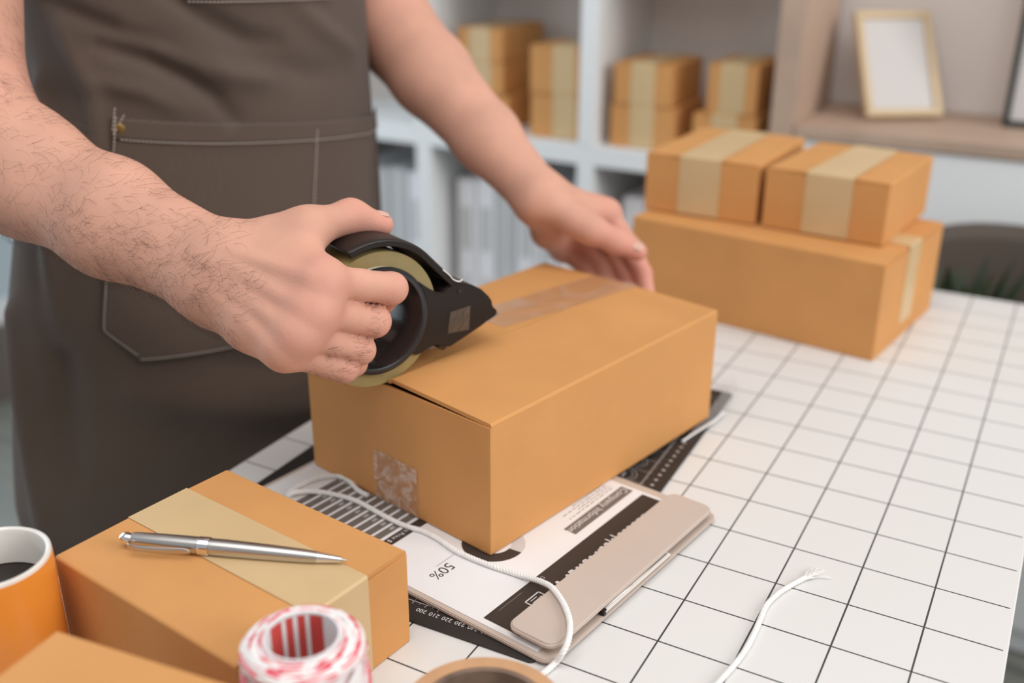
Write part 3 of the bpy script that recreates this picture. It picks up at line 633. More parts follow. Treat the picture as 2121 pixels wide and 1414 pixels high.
fing_L = [
    [(li, D(1306, 512, 1.035), .0125, .0105), (D(1306, 512, 1.035), D(1331, 566, 1.030), .0105, .0092), (D(1331, 566, 1.030), D(1341, 610, 1.022), .0092, .0078)],
    [(lm, D(1283, 530, 1.058), .0125, .0105), (D(1283, 530, 1.058), D(1303, 580, 1.042), .0105, .0094), (D(1303, 580, 1.042), D(1308, 615, 1.030), .0094, .0078)],
    [(lr, D(1248, 548, 1.070), .0120, .0100), (D(1248, 548, 1.070), D(1262, 590, 1.050), .0100, .0090), (D(1262, 590, 1.050), D(1266, 620, 1.038), .0090, .0074)],
    [(lp, D(1212, 556, 1.075), .0108, .0088), (D(1212, 556, 1.075), D(1226, 588, 1.058), .0088, .0078), (D(1226, 588, 1.058), D(1230, 610, 1.045), .0078, .0066)]]
lw2 = lW + la * .006
palm_L = [(lw2 + lv * .005, li, .0170, .0135), (lw2 + lv * .002, lm, .0165, .0135), (lw2 - lv * .003, lr, .0160, .0128), (lw2 - lv * .006, lp, .0155, .0118), (li, lm, .013, .013), (lm, lr, .013, .0125), (lr, lp, .0125, .0115),
          (lw2 - lv * .005, D(1134, 480, 1.045), .0155, .0150), (D(1134, 480, 1.045), lp, .0150, .012)]
tc_, tm_, ti_, tt_ = D(1152, 432, 1.000), D(1222, 474, .992), D(1277, 500, .993), D(1322, 521, .992)
thumb_L = [(tc_, tm_, .0165, .0138), (tm_, ti_, .0138, .0112), (ti_, tt_, .0112, .0088)]
web_L = [(lerp(tc_, tm_, .6), lerp(lw2, li, .8), .012, .012)]
groups_L = [(0, .016, L_arm), (.018, .010, palm_L), (.010, .008, thumb_L), (.010, .008, web_L), (.0045, .0035, .0008, [waist(f) for f in fing_L])]
VL, FL_ = sdf_mesh(groups_L, .0022)
# trunk, neck and head (mostly under clothes or above the picture)
hd = bp(.035, 0, .88)
trunk = [(bp(-.015, -.06, .10), bp(-.012, -.064, .56), .078, .078), (bp(-.015, .06, .10), bp(-.012, .064, .56), .078, .078), (bp(0, -.10, .62), bp(0, .10, .62), .07, .07), (bp(0, 0, .64), bp(.015, 0, .80), .058, .055),
         (rS, lerp(rS, rE, .3), .053, .050), (lS, lerp(lS, lE, .3), .053, .050), (bp(0, -.08, .08), bp(.01, -.09, -.30), .075, .055), (bp(0, .08, .08), bp(.01, .09, -.30), .075, .055),
         (bp(.01, -.09, -.30), bp(-.01, -.09, -.68), .052, .038), (bp(.01, .09, -.30), bp(-.01, .09, -.68), .052, .038), (bp(-.01, -.09, -.70), bp(.14, -.10, -.72), .032, .026), (bp(-.01, .09, -.70), bp(.14, .10, -.72), .032, .026)]
head_g = [(hd + UP * .045 - FW * .012, hd + UP * .045 + FW * .010, .078, .076), (hd + FW * .025 - UP * .01, hd + FW * .048 - UP * .062, .060, .036), (hd + FW * .082 + UP * .02, hd + FW * .098 - UP * .012, .009, .012),
          (hd + FW * .078 - UP * .045 - LF * .016, hd + FW * .078 - UP * .045 + LF * .016, .008, .008), (hd + LF * .074 + UP * .012, hd + LF * .078 - UP * .018, .014, .009), (hd - LF * .074 + UP * .012, hd - LF * .078 - UP * .018, .014, .009)]
VB, FB = sdf_mesh([(0, .04, trunk), (.03, .015, head_g)], .008)
V = np.vstack([VR, VL, VB]); F = np.vstack([FR, FL_ + len(VR), FB + len(VR) + len(VL)])
man = thing('person', 'man in brown canvas apron taping the box with both bare arms', 'person', tuple(bp(0, 0, FZ)))
me = np_mesh('body', V, F)
fl_ = np.zeros(len(V))
for p, r, s in [(imcp, .020, .55), (mmcp, .020, .6), (rmcp, .018, .5), (ipip, .016, .45), (mpip, .016, .4), (rpip, .015, .35), (ppip, .015, .35), (tip_ip, .018, .6), (ttip, .02, .6), (tt_, .03, .8), (ti_, .03, .5), (li, .03, .4), (lm, .03, .45), (D(1331, 566, 1.03), .03, .7), (lp, .03, .5), (lr, .03, .6), (rE, .05, .35), (lE, .05, .5)]:
    fl_ = np.maximum(fl_, min(.9, 1.25 * s) * np.exp(-((V - p) ** 2).sum(1) / r ** 2))
at = me.attributes.new('flush', 'FLOAT', 'POINT'); at.data.foreach_set('value', fl_.astype(np.float32))
body = link('body', me, 'skin', man, True)
def clothes(name, gr, h, m):
    Vc, Fc = sdf_mesh(gr, h); return link(name, np_mesh(name, Vc, Fc), m, man, True)
sl = lambda a, b, t: lerp(a, b, t)
clothes('t_shirt', [(0, .03, [(bp(-.015, -.060, .06), bp(-.012, -.064, .56), .088, .088), (bp(-.015, .060, .06), bp(-.012, .064, .56), .088, .088), (bp(0, -.11, .62), bp(0, .11, .62), .080, .080), (bp(0, -.05, .655), bp(0, .05, .655), .072, .072)]), (.04, .02, [(rS, sl(rS, rE, .42), .068, .066), (lS, sl(lS, lE, .42), .068, .066)])], .009, 'shirt')
clothes('trousers', [(0, .05, [(bp(-.02, -.06, .10), bp(-.02, -.085, -.05), .090, .088), (bp(-.02, .06, .10), bp(-.02, .085, -.05), .090, .088)]), (.02, .02, [(bp(0, -.085, -.05), bp(0, -.095, -.68), .090, .062)]), (.004, .02, [(bp(0, .085, -.05), bp(0, .095, -.68), .090, .062)])], .010, 'trouser')
clothes('shoe', [(0, .03, [(bp(-.03, -.10, -.715), bp(.17, -.11, -.715), .035, .033)])], .006, 'hair_dark'); clothes('shoe', [(0, .03, [(bp(-.03, .10, -.715), bp(.17, .11, -.715), .035, .033)])], .006, 'hair_dark')
clothes('hair', [(0, .03, [(hd + UP * .062 - FW * .022, hd + UP * .075 + FW * .018, .084, .076), (hd - FW * .045 + UP * .03, hd - FW * .05 - UP * .01, .06, .045)])], .006, 'hair_dark')
for s in (-1, 1): clothes('eye', [(0, 0, [(hd + FW * .079 + LF * s * .030 + UP * .018, hd + FW * .080 + LF * s * .030 + UP * .018, .0085, .0085)])], .002, 'eye')
# fingernails that can be seen
def nail(name, c, along, up, L, W):
    along = along / np.linalg.norm(along); up = up - along * (up @ along); up /= np.linalg.norm(up); side = np.cross(along, up); V = []; F = []; a, b = 8, 8
    for i in range(a + 1):
        for j in range(b + 1):
            x = (i / a - .5) * L; q = (j / b - .5) * 2; wx = W / 2 * math.sqrt(max(.05, 1 - (abs(i / a - .5) * 2) ** 4)); V.append(c + along * x + side * q * wx + up * (.0012 - .0022 * q * q - .0008 * (2 * i / a - 1) ** 2))
    for i in range(a):
        for j in range(b): k = i * (b + 1) + j; F.append((k, k + 1, k + b + 2, k + b + 1))
    o = pyd(name, V, F, 'nail', man, True, True); md = o.modifiers.new('t', 'SOLIDIFY'); md.thickness = .0006; md.offset = -1; return o
tu = np.array([0, 0, 1.]) + DX * .1
nail('thumb_nail', ttip + (ttip - tip_ip) / np.linalg.norm(ttip - tip_ip) * -.001 + UP * .0085 + DY * .002, ttip - tip_ip, UP + DY * .2, .012, .0115)
nu = cdir(tt_) * .55 + UP * .6 + lv * .1
nail('thumb_nail', tt_ + nu / np.linalg.norm(nu) * .0086 - (tt_ - ti_) * .06, tt_ - ti_, nu, .013, .0125)
# arm hair on the right forearm and the back of that hand
nv = len(VR); no = np.zeros((len(V), 3)); no_flat = np.empty(len(me.vertices) * 3, np.float32); me.vertices.foreach_get('normal', no_flat); NR_ = no_flat.reshape(-1, 3)[:nv]
def grow(Vs, Ns, E, W, count, t0, t1, length, keep=None):
    d = W - E; L_ = np.linalg.norm(d); d = d / L_; t = (Vs - E) @ d / L_; ok = np.where((t > t0) & (t < t1) & (keep(Vs, Ns, t) if keep else True))[0]
    pick = RNG.choice(ok, count); out = []
    for i in pick:
        p = Vs[i] + RNG.normal(0, .0008, 3); n = Ns[i]; g = d - n * (d @ n); g /= np.linalg.norm(g) + 1e-9; s = np.cross(n, g)
        L2 = length * RNG.uniform(.5, 1.15); sw = RNG.normal(.40, .36); cu = RNG.normal(0, .5); lf = RNG.uniform(.12, .38); Q = []
        for k in range(5):
            f = k / 4; Q.append(p + (g * math.cos(sw + cu * f) + s * math.sin(sw + cu * f)) * L2 * f + n * (lf * L2 * math.sin(f * 2.0) + .0001))
        out.append(tube_geo(Q, np.array([.00007, .00007, .00006, .00005, .00002]), 3, False))
    return merge(out)
hv1 = grow(VR, NR_, rE, rW, 1500, .02, 1.05, .017)
hv2 = grow(VR, NR_, rE, rW, 650, .55, 1.18, .014, lambda v, n, t: ((v - rW) @ wv < .004) & (n @ nr > -.1))
hv3 = grow(VR, NR_, rmcp, rpip, 60, .55, .95, .007, lambda v, n, t: (np.linalg.norm(v - rpip, axis=1) < .022) & (n @ nr > .2))
hv4 = grow(VR, NR_, mmcp, mpip, 50, .5, .95, .007, lambda v, n, t: (np.linalg.norm(v - mpip, axis=1) < .022) & (n @ nr > .2))
hv5 = grow(VR, NR_, pmcp, ppip, 60, .2, .95, .007, lambda v, n, t: (np.linalg.norm(v - lerp(pmcp, ppip, .6), axis=1) < .022) & (n @ nr > .0))
Vh, Fh = merge([hv1, hv2, hv3, hv4, hv5]); tag(pyd('arm_hair', Vh, Fh, 'arm_hair', man, True), kind='stuff')
# ---- the canvas apron
AZ = [-.25, -.1, .1, .29, .6]; GLl = [1.50, 1.48, 1.32, 1.0, 1.0]; GRr = [1.06, 1.05, 1.02, 1.0, 1.0]; GBb = [1.1, 1.1, 1.05, 1.0, .98]
FOLDS = [([(-1.30, .372), (-.95, .352), (-.62, .336), (-.40, .318)], .010, -.0040), ([(-.98, .334), (-.70, .322), (-.50, .305), (-.37, .288), (-.28, .268)], .009, -.0055), ([(-.60, .378), (-.38, .356), (-.18, .337), (0, .330)], .010, -.0045),
         ([(-.80, .345), (-.50, .325), (-.28, .306), (-.10, .300)], .012, .0040), ([(-.35, .345), (-.1, .318), (.2, .300), (.5, .296)], .014, -.0025), ([(-1.0, .305), (-.75, .296), (-.55, .281)], .010, .0030), ([(.15, .36), (.35, .335), (.6, .315)], .012, .003),
         ([(-1.45, .30), (-1.30, .20), (-1.18, .08)], .016, .0070), ([(-1.55, .10), (-1.38, -.02), (-1.30, -.12)], .018, .0070), ([(-1.30, .16), (-1.15, .05), (-1.1, -.05)], .016, -.0050), ([(-.35, .045), (-.05, .02), (.35, .02)], .014, -.0045), ([(-.75, .03), (-.3, -.005), (.1, -.03)], .022, .0055), ([(-.2, -.05), (.1, -.06), (.5, -.04)], .02, -.005), ([(-1.2, .345), (-1.05, .30), (-.98, .24)], .012, .004)]
FP = []
for pts, wd, amp in FOLDS:
    q = np.array(pts); FP.append((q, wd, amp))
def fold(t, z):
    s = 0.
    for q, wd, amp in FP:
        best = 9e9; bt = 0
        for i in range(len(q) - 1):
            a = q[i] * (.155, 1); b = q[i + 1] * (.155, 1); d = b - a; f = min(1, max(0, ((t * .155 - a[0]) * d[0] + (z - a[1]) * d[1]) / (d @ d))); dd = math.hypot(t * .155 - a[0] - f * d[0], z - a[1] - f * d[1])
            if dd < best: best = dd; bt = (i + f) / (len(q) - 1)
        s += 2.1 * amp * math.exp(-(best / (wd * .82)) ** 2) * (.35 + .65 * math.sin(math.pi * min(1, max(0, .08 + .84 * bt))))
    return s
def A0(t, z, off=0., fo=True):
    a = .17 * np.interp(z, AZ, GLl if t < 0 else GRr); b = .122 * np.interp(z, AZ, GBb); d = (fold(t, z) if fo else 0) + .0012 * math.sin(9 * t + 22 * z) * min(1, max(0, (.30 - z) * 5)) + off
    c, s = math.cos(t), math.sin(t); nrm = FW * (c / b) + LF * (s / a); nrm /= np.linalg.norm(nrm)
    return bp(0, 0, z) + FW * b * c + LF * a * s + nrm * d
def sheet(name, ts, zs, off, m, parent, shape=None, thick=.0012, fo=True):
    V = []; F = []; UV = []; nt_, nz = len(ts), len(zs)
    for z in zs:
        for t in ts:
            tt, zz = shape(t, z) if shape else (t, z); V.append(A0(tt, zz, off, fo)); UV.append((tt * .16, zz))
    for j in range(nz - 1):
        for i in range(nt_ - 1): k = j * nt_ + i; F.append((k, k + 1, k + nt_ + 1, k + nt_))
    o = pyd(name, V, F, m, parent, True, True); uv = o.data.uv_layers.new(name='UVMap')
    for lp_ in o.data.loops: uv.data[lp_.index].uv = UV[lp_.vertex_index]
    md = o.modifiers.new('thickness', 'SOLIDIFY'); md.thickness = thick; md.offset = -1
    return o
def hem_shape(t, z):       # rounded lower corners, bib narrowing above the picture
    if z < -.05: 
        q = (-.05 - z) / .10; lim = 1.75 - .30 * q ** 3; t = max(-lim, min(lim, t * lim / 1.75))
    if z > .40: t = t * (1 - .45 * min(1, (z - .40) / .18))
    return t, z
apron = sheet('apron', np.linspace(-1.75, 1.75, 150), np.linspace(-.150, .600, 190), 0, 'apron_canvas', man, hem_shape)
tag(apron, 'brown canvas apron with white contrast stitching')
def pk_shape(t, z):
    if z < .0935: lo_ = -.885 + (.0935 - z) / (.0935 - .062) * .155
    else: lo_ = -.905
    f = (t + .905) / (.905 + 1.1); return lo_ + f * (1.1 - lo_), z
dz = lambda t: (-.030 * max(0., t + .92) / 1.68 if t < .76 else -.030)
def pk2(t, z):
    f = (t + .905) / (.905 + 1.1); zz = z; lo_ = -.905 if z >= .0935 else -.885 + (.0935 - z) / (.0935 - .062) * .155
    tt = lo_ + f * (1.1 - lo_); return tt, zz + dz(tt) * (.6 + .4 * (zz - .062) / .2135)
pocket = sheet('pocket', np.linspace(-.905, 1.1, 100), np.linspace(.062, .2755, 60), .0028, 'apron_canvas', apron, pk2)
hem = sheet('pocket_hem', np.linspace(-.905, 1.1, 100), np.linspace(.2585, .2765, 6), .0040, 'apron_canvas', apron, pk2, .0014)
bib = sheet('bib_pocket', np.linspace(-.47, .40, 50), np.linspace(.3690, .50, 30), .0028, 'apron_canvas', apron, lambda t, z: (t, z - .004 * (t + .47)))
def stitches(paths, off, r=.00055, step=.0034, duty=.72):
    out = []
    for P in paths:
        P = np.array(P); Q = []
        for i in range(len(P) - 1):
            for f in np.linspace(0, 1, 60, endpoint=False): q = P[i] + (P[i + 1] - P[i]) * f; Q.append(A0(q[0], q[1], off))
        Q.append(A0(*P[-1], off)); Q = np.array(Q); s = np.r_[0, np.cumsum(np.linalg.norm(np.diff(Q, axis=0), axis=1))]; x = 0
        while x < s[-1] - step:
            w2 = [np.array([np.interp(x + step * duty * k / 2, s, Q[:, a]) for a in range(3)]) for k in range(3)]; out.append(tube_geo(w2, np.array([r * .6, r, r * .6]), 5)); x += step
    return merge(out)
hz = lambda t, z: z + dz(t) * (.6 + .4 * (z - .062) / .2135)
tl = np.linspace(-.86, 1.05, 14)
paths = [[(t, hz(t, .2588)) for t in tl], [(-.893, .277), (-.893, .0935), (-.735, .0665)] , [(t, hz(t, .0650) + .001) for t in np.linspace(-.735, 1.05, 12)], [(.19, hz(.19, .2685)), (.12, .176), (.10, .07)], [(t, .3715 - .004 * (t + .47)) for t in np.linspace(-.46, .39, 8)], [(t, .3680 - .004 * (t + .47)) for t in np.linspace(-.46, .39, 8)], [(-.90, .284), (-.905, .262)], [(-.90, .262), (-.845, .279)]]
Vs, Fs = stitches(paths, .0052); tag(pyd('stitching', Vs, Fs, 'thread', apron, True), kind='stuff')
hp = [[(hem_shape(t, -.143)[0] * .985, -.143) for t in np.linspace(-1.7, 1.7, 40)], [(hem_shape(-1.72, z)[0] * .99, z) for z in np.linspace(-.143, .36, 30)]]
Vs, Fs = stitches(hp, .0006, r=.0005); tag(pyd('hem_stitching', Vs, Fs, 'thread', apron, True), kind='stuff')
rv = A0(-.868, .2668, .0046); rn = rv - A0(-.868, .2668, 0); lathe('rivet', [(0, .0010), (.0030, .0009), (.0042, .0002), (.0042, -.001), (0, -.001)], 'brass', apron, rv, rn, closed_profile=False, n=24)
V, F = tube_geo(spline([bp(.11, -.10, .58), bp(.07, -.10, .68), bp(-.06, -.05, .72), bp(-.06, .05, .72), bp(.07, .10, .68), bp(.11, .10, .58)], 40), .006, 8); pyd('neck_strap', V, F, 'apron_canvas', apron, True, True)
# ------------------------------------------------------------------ pen on the small box
PA = at_z(249, 1113, .0768); PB = at_z(719, 1160, .0742); pd = PB - PA; PLn = np.linalg.norm(pd); pd /= PLn
pen = thing('ballpoint_pen', 'brushed steel ballpoint pen lying on the small box', 'pen', tuple(PA))
def pl(name, prof, m): return lathe(name, prof, m, pen, PA, pd, n=32, closed_profile=False)
pl('cap_ball', [(0, 0), (.0022, .0004), (.0036, .0022), (.0040, .0045), (.0034, .0070), (.0030, .0085)], 'chrome')
pl('upper_barrel', [(.0030, .0080), (.0042, .0084), (.0046, .0120), (.0052, .030), (.0055, .0515)], 'steel')
pl('ring', [(.0054, .0515), (.0058, .0520), (.0058, .0585), (.0055, .0590)], 'chrome')
pl('lower_barrel', [(.0053, .0590), (.0054, .070), (.0050, .095), (.0043, .118), (.0036, .1275)], 'steel')
pl('nose_cone', [(.0036, .1275), (.0033, .1285), (.0018, .1425), (.0011, PLn - .0035)], 'chrome'); pl('writing_tip', [(.0010, PLn - .0036), (.0008, PLn - .0008), (.0002, PLn)], 'steel')
ps_ = np.cross(pd, UP); ps_ /= np.linalg.norm(ps_); cs_ = ps_ * .96 + UP * .10; cs_ /= np.linalg.norm(cs_); cn_ = np.cross(pd, cs_)
V = []; F = []; prof = [(.0085, .0035, .0018), (.0085, .0085, .0019), (.012, .0108, .0020), (.030, .0106, .0021), (.043, .0090, .0023), (.047, .0082, .0022), (.0500, .0094, .0012)]
for x, r, hw in prof:
    c = PA + pd * x + cs_ * r
    V += [c - cn_ * hw - cs_ * .0005, c + cn_ * hw - cs_ * .0005, c + cn_ * hw + cs_ * .0007, c - cn_ * hw + cs_ * .0007]
for i in range(len(prof) - 1):
    for k in range(4): F.append((i * 4 + k, i * 4 + (k + 1) % 4, i * 4 + 4 + (k + 1) % 4, i * 4 + 4 + k))
F += [(3, 2, 1, 0), tuple(range(len(V) - 4, len(V)))]
o = pyd('pocket_clip', V, F, 'steel', pen, True, True); md = o.modifiers.new('s', 'SUBSURF'); md.levels = md.render_levels = 2
# ------------------------------------------------------------------ mug of coffee
mg = thing('coffee_mug', 'orange mug with white inside and black coffee at the left edge', 'mug', (-.3330, -.2770, 0))
mc = (-.3330, -.2770, 0); MR = .0335; MH = .0895
lathe('mug_body', [(0, 0), (MR - .004, 0), (MR - .001, .002), (MR, .006), (MR, MH - .004), (MR - .0002, MH - .0025)], 'orange_glaze', mg, mc, n=64, closed_profile=False)
lathe('mug_lining', [(MR - .0002, MH - .0025), (MR - .0006, MH - .0006), (MR - .0018, MH), (MR - .0034, MH - .0010), (MR - .0042, MH - .004), (MR - .0044, .010), (MR - .010, .006), (0, .006)], 'white_glaze', mg, mc, n=64, closed_profile=False)
lathe('coffee', [(0, MH - .0245), (MR - .0046, MH - .0245), (MR - .0045, MH - .0240)], 'coffee', mg, mc, n=48, closed_profile=False)
hdir = np.array([-.75, -.55, 0]); hdir /= np.linalg.norm(hdir); c0 = np.array(mc)
V, F = tube_geo(spline([c0 + hdir * (MR - .002) + UP * .070, c0 + hdir * (MR + .018) + UP * .068, c0 + hdir * (MR + .024) + UP * .048, c0 + hdir * (MR + .016) + UP * .026, c0 + hdir * (MR - .002) + UP * .022], 30), .0045, 12); pyd('handle', V, F, 'orange_glaze', mg, True, True)
# ------------------------------------------------------------------ baker's twine spool
sc = np.array([-.1195, -.2530, 0]); sp = thing('twine_spool', 'spool of red and white striped bakers twine at the bottom edge', 'twine spool', tuple(sc))
lathe('spool_core', [(.0186, .001), (.0198, .001), (.0198, .0990), (.0186, .0990)], 'paper', sp, sc, n=48)
lathe('core_label', [(.0184, .006), (.0184, .0975)], 'label_red', sp, sc, n=24, closed_profile=False, a0=95, a1=190)
for k, a in enumerate((118, 138, 158)): lathe('label_stripe', [(.0182, .006), (.0182, .0975)], 'paper', sp, sc, n=4, closed_profile=False, a0=a, a1=a + 7)
lathe('wound_bulk', [(.0199, .004), (.0275, .005), (.0300, .012), (.0300, .080), (.0270, .0900), (.0199, .0930)], 'twine_white', sp, sc, n=48)
strands = {0: [], 1: []}; turns = 26; per = 46; path = []
for layer in range(3):
    R0 = .0308 + layer * .0009; tn = turns; n = tn * per
    for i in range(n + 1):
        f = i / n; a = 2 * math.pi * tn * f + layer; zz = .050 + .040 * math.sin(2 * math.pi * f * 6.5 + layer * 2.1 + .9 * math.sin(a + layer))
        rr = R0 - .0045 * max(0, (abs(zz - .05) - .033) / .008) ** 1.5; path.append(sc + np.array([rr * math.cos(a), rr * math.sin(a), zz]))
path = np.array(path)
top = []
for i in range(24 * 60 + 1):       # strands lying over the top shoulder
    f = i / (24 * 60); a = 2 * math.pi * 24 * f; rr = .0254 + .0050 * math.sin(2 * math.pi * f * 13.3 + math.sin(31 * f)); top.append(sc + np.array([rr * math.cos(a), rr * math.sin(a), .0955 - max(0, (rr - .024)) ** 2 * 90 + .0009 * math.sin(a * 1.7)]))
def stripes(P, r, seg, name):
    P, N, B = frames(P); parts = {0: [], 1: []}
    V = []; F = {0: [], 1: []}; sides = 6
    for i, (p, n_, b_) in enumerate(zip(P, N, B)):
        for k in range(sides): a = 2 * math.pi * k / sides; V.append(p + (n_ * math.cos(a) + b_ * math.sin(a)) * r)
    for i in range(len(P) - 1):
        for k in range(sides):
            k2 = (k + 1) % sides; c = 1 if ((k + i * seg) % sides) < 1.7 else 0; F[c].append((i * sides + k, i * sides + k2, (i + 1) * sides + k2, (i + 1) * sides + k))
    me_ = bpy.data.meshes.new(name); me_.from_pydata([tuple(v) for v in V], [], F[0] + F[1]); me_.update()
    ob = link(name, me_, 'twine_white', sp, True, True); me_.materials.append(MATS['twine_red'])
    for i_ in range(len(F[0]), len(F[0]) + len(F[1])): me_.polygons[i_].material_index = 1
    return tag(ob, kind='stuff')
stripes(path, .00135, .30, 'twine_winding'); stripes(np.array(top), .0014, .28, 'twine_top_winding')
# ------------------------------------------------------------------ brown parcel tape roll at the front edge
tr = thing('brown_tape_roll', 'roll of brown parcel tape lying flat at the bottom edge', 'tape roll', (-.0385, -.2090, 0)); tc0 = (-.0385, -.2090, 0)
lathe('tape_winding', [(.0370, .001), (.0453, .001), (.0455, .002), (.0455, .048), (.0451, .0488), (.0370, .0488)], 'kraft_core', tr, tc0, n=72)
lathe('cardboard_core', [(.0340, .0005), (.0369, .0005), (.0369, .0486), (.0340, .0486)], 'core_inside', tr, tc0, n=72)
# ------------------------------------------------------------------ cotton cords
def cord(name, label, pts, r, n, loc, fray=False):
    t = thing(name, label, 'cord', tuple(loc)); P = spline(pts, n); P, N, B = frames(P); L_ = np.r_[0, np.cumsum(np.linalg.norm(np.diff(P, axis=0), axis=1))]
    for k in range(3):
        ph = 2 * math.pi * k / 3 + L_ / .0075 * 2 * math.pi; Q = P + (N * np.cos(ph)[:, None] + B * np.sin(ph)[:, None]) * r * .48
        V, F = tube_geo(Q, r * .60, 7); pyd('strand', V, F, 'cord_white', t, True, True)
    if fray:
        e = P[0]; d = P[0] - P[6]; d /= np.linalg.norm(d); s = np.cross(d, UP); out = []
        for k in range(26):
            a = RNG.normal(0, .30); l_ = RNG.uniform(.010, .019); g = d * math.cos(a) + s * math.sin(a); q = [e - d * .003 + s * RNG.normal(0, .0007), e + g * l_ * .5 + UP * RNG.uniform(-.0004, .0015), e + g * l_ + s * RNG.normal(0, .001) - UP * .001 * RNG.uniform(-.5, .5)]
            q = [np.array([x[0], x[1], max(.0006, x[2])]) for x in q]; out.append(tube_geo(spline(q, 8), np.linspace(.00045, .00022, 8), 5))
        V, F = merge(out); pyd('frayed_end', V, F, 'cord_white', t, True, True)
    return t
zp = .0078
c1 = [(762, 1026, zp), (742, 1015, zp), (725, 997, zp), (708, 988, zp), (687, 986, zp), (655, 991, zp), (624, 1004, zp), (604, 1016, zp + .001), (598, 1025, zp + .001), (611, 1019, zp + .003), (655, 1018, zp), (698, 1025, zp), (740, 1038, zp), (783, 1061, zp), (815, 1078, zp), (846, 1091, zp), (878, 1100, zp), (910, 1117, zp), (942, 1139, zp), (978, 1156, zp), (1022, 1173, zp), (1065, 1187, zp), (1102, 1198, zp + .002), (1125, 1206, zp + .0055), (1145, 1218, .0163), (1167, 1249, .0166), (1180, 1285, .0166), (1178, 1322, .0163), (1166, 1350, .012), (1150, 1372, .0035), (1125, 1394, .0024), (1095, 1410, .0024)]
cord('cotton_cord', 'long white twisted cotton cord looping over the clipboard and sheet', [at_z(*p) for p in c1], .00205, 620, at_z(1065, 1187, zp))
c2 = [(1668, 1196), (1640, 1211), (1612, 1229), (1588, 1253), (1575, 1282), (1563, 1310), (1547, 1341), (1525, 1372), (1502, 1398), (1478, 1424), (1450, 1450)]
cord('cotton_cord', 'short white cotton cord with frayed end lying on bare grid at right', [at_z(u, v, .0021) for u, v in c2], .0019, 260, at_z(1563, 1310, .002), True)
# ------------------------------------------------------------------ shelf unit along the back wall
YF, YB = 1.10, 1.345
sh = thing('shelf_unit', 'white cube shelf with wooden end panel against the back wall', 'shelf', (-.6, 1.2, FZ))
def sbox(name, x0, x1, y0, y1, z0, z1, m, bev=.001): return box(name, ((x0 + x1) / 2, (y0 + y1) / 2, (z0 + z1) / 2), (x1 - x0, y1 - y0, z1 - z0), m, sh, bevel=bev, world=True)
BZ = [(-.745, -.71), (-.352, -.318), (.017, .053), (.388, .424), (.76, .795)]
for z0, z1 in BZ: sbox('board', -1.66, -.267, YF + .0005, YB, z0, z1, 'white_paint')
for x0, x1 in ((-1.66, -1.624), (-1.292, -1.259), (-.958, -.925), (-.609, -.576)):
    for (a0, a1), (b0, b1) in zip(BZ[:-1], BZ[1:]): sbox('divider', x0, x1, YF, YB, a1, b0, 'white_paint')
sbox('end_panel', -.266, -.228, YF - .002, YB, -.745, .795, 'wood'); sbox('back_panel', -1.66, -.267, YB, YB + .008, -.745, .795, 'wall_paint')
sx = lambda nm, lab, x0, x1, y0, d, z, h, rz=0, grp='small boxes on the cube shelf', tw=.045, tcx=0: carton(nm, lab, ((x0 + x1) / 2, y0 + d / 2, z), rz, x1 - x0, d, h, 'y', tw, tcx, (h * .98, .03), group=grp)
zb = .0535
sx('shelf_box', 'bottom box of the three-high stack in the left shelf cube', -.870, -.775, 1.145, .17, zb, .064)
sx('shelf_box', 'middle box of the three-high stack in the left shelf cube', -.880, -.786, 1.140, .17, zb + .0645, .060)
sx('shelf_box', 'top box of the three-high stack in the left shelf cube', -.883, -.788, 1.140, .17, zb + .125, .060)
sx('shelf_box', 'lower box of the pair beside the white shelf divider', -.718, -.618, 1.125, .10, zb, .080, tcx=.018)
sx('shelf_box', 'upper box of the pair beside the white shelf divider', -.720, -.620, 1.125, .10, zb + .0805, .084, tcx=.018)
sx('shelf_box', 'lower box of the left pair in the cube next to the wooden panel', -.556, -.436, 1.120, .15, zb, .074)
sx('shelf_box', 'upper box of the left pair in the cube next to the wooden panel', -.552, -.444, 1.120, .15, zb + .0745, .072)
sx('shelf_box', 'lower box of the right pair in the cube next to the wooden panel', -.405, -.295, 1.125, .14, zb, .072)
sx('shelf_box', 'upper box of the right pair in the cube next to the wooden panel', -.385, -.300, 1.130, .14, zb + .0725, .082)
def binder(x, wd, h, m, lab, y=1.15):
    t = thing('ring_binder', lab, 'binder', (x, y, -.3178), 0, 'binders on the lower shelf')
    box('cover', (0, .095, h / 2), (wd, .18, h), m, t, bevel=.003); box('spine_label', (0, .0045, h * .62), (wd * .55, .001, h * .34), 'binder_grey', t)
    lathe('finger_ring', [(.0055, 0), (.0085, 0), (.0085, .0012), (.0055, .0012)], 'steel', t, (x, y + .0055, -.3178 + h * .2), (0, -1, 0), n=18)
ORD = ['first', 'second', 'third', 'fourth', 'fifth', 'sixth']
for i, (m, h) in enumerate([('binder_white', .262), ('binder_white', .268), ('binder_grey', .262), ('binder_white', .27), ('binder_white', .262), ('binder_white', .266)]): binder(-.878 + i * .0455, .042, h, m, ORD[i] + ' binder from the left in the middle lower cube below the left wrist')
for i, (m, h) in enumerate([('binder_white', .272), ('binder_white', .266), ('binder_grey', .268), ('binder_white', .262), ('binder_dark', .266)]): binder(-.518 + i * .0455, .042, h, m, ORD[i] + ' binder from the left in the lower cube behind the far boxes')
for i, (m, h) in enumerate([('binder_dark', .26), ('binder_grey', .262), ('binder_white', .266), ('binder_grey', .262), ('binder_grey', .266), ('binder_white', .262)]): binder(-1.225 + i * .0455, .042, h, m, ORD[i] + ' binder from the left in the lower cube beside the apron')
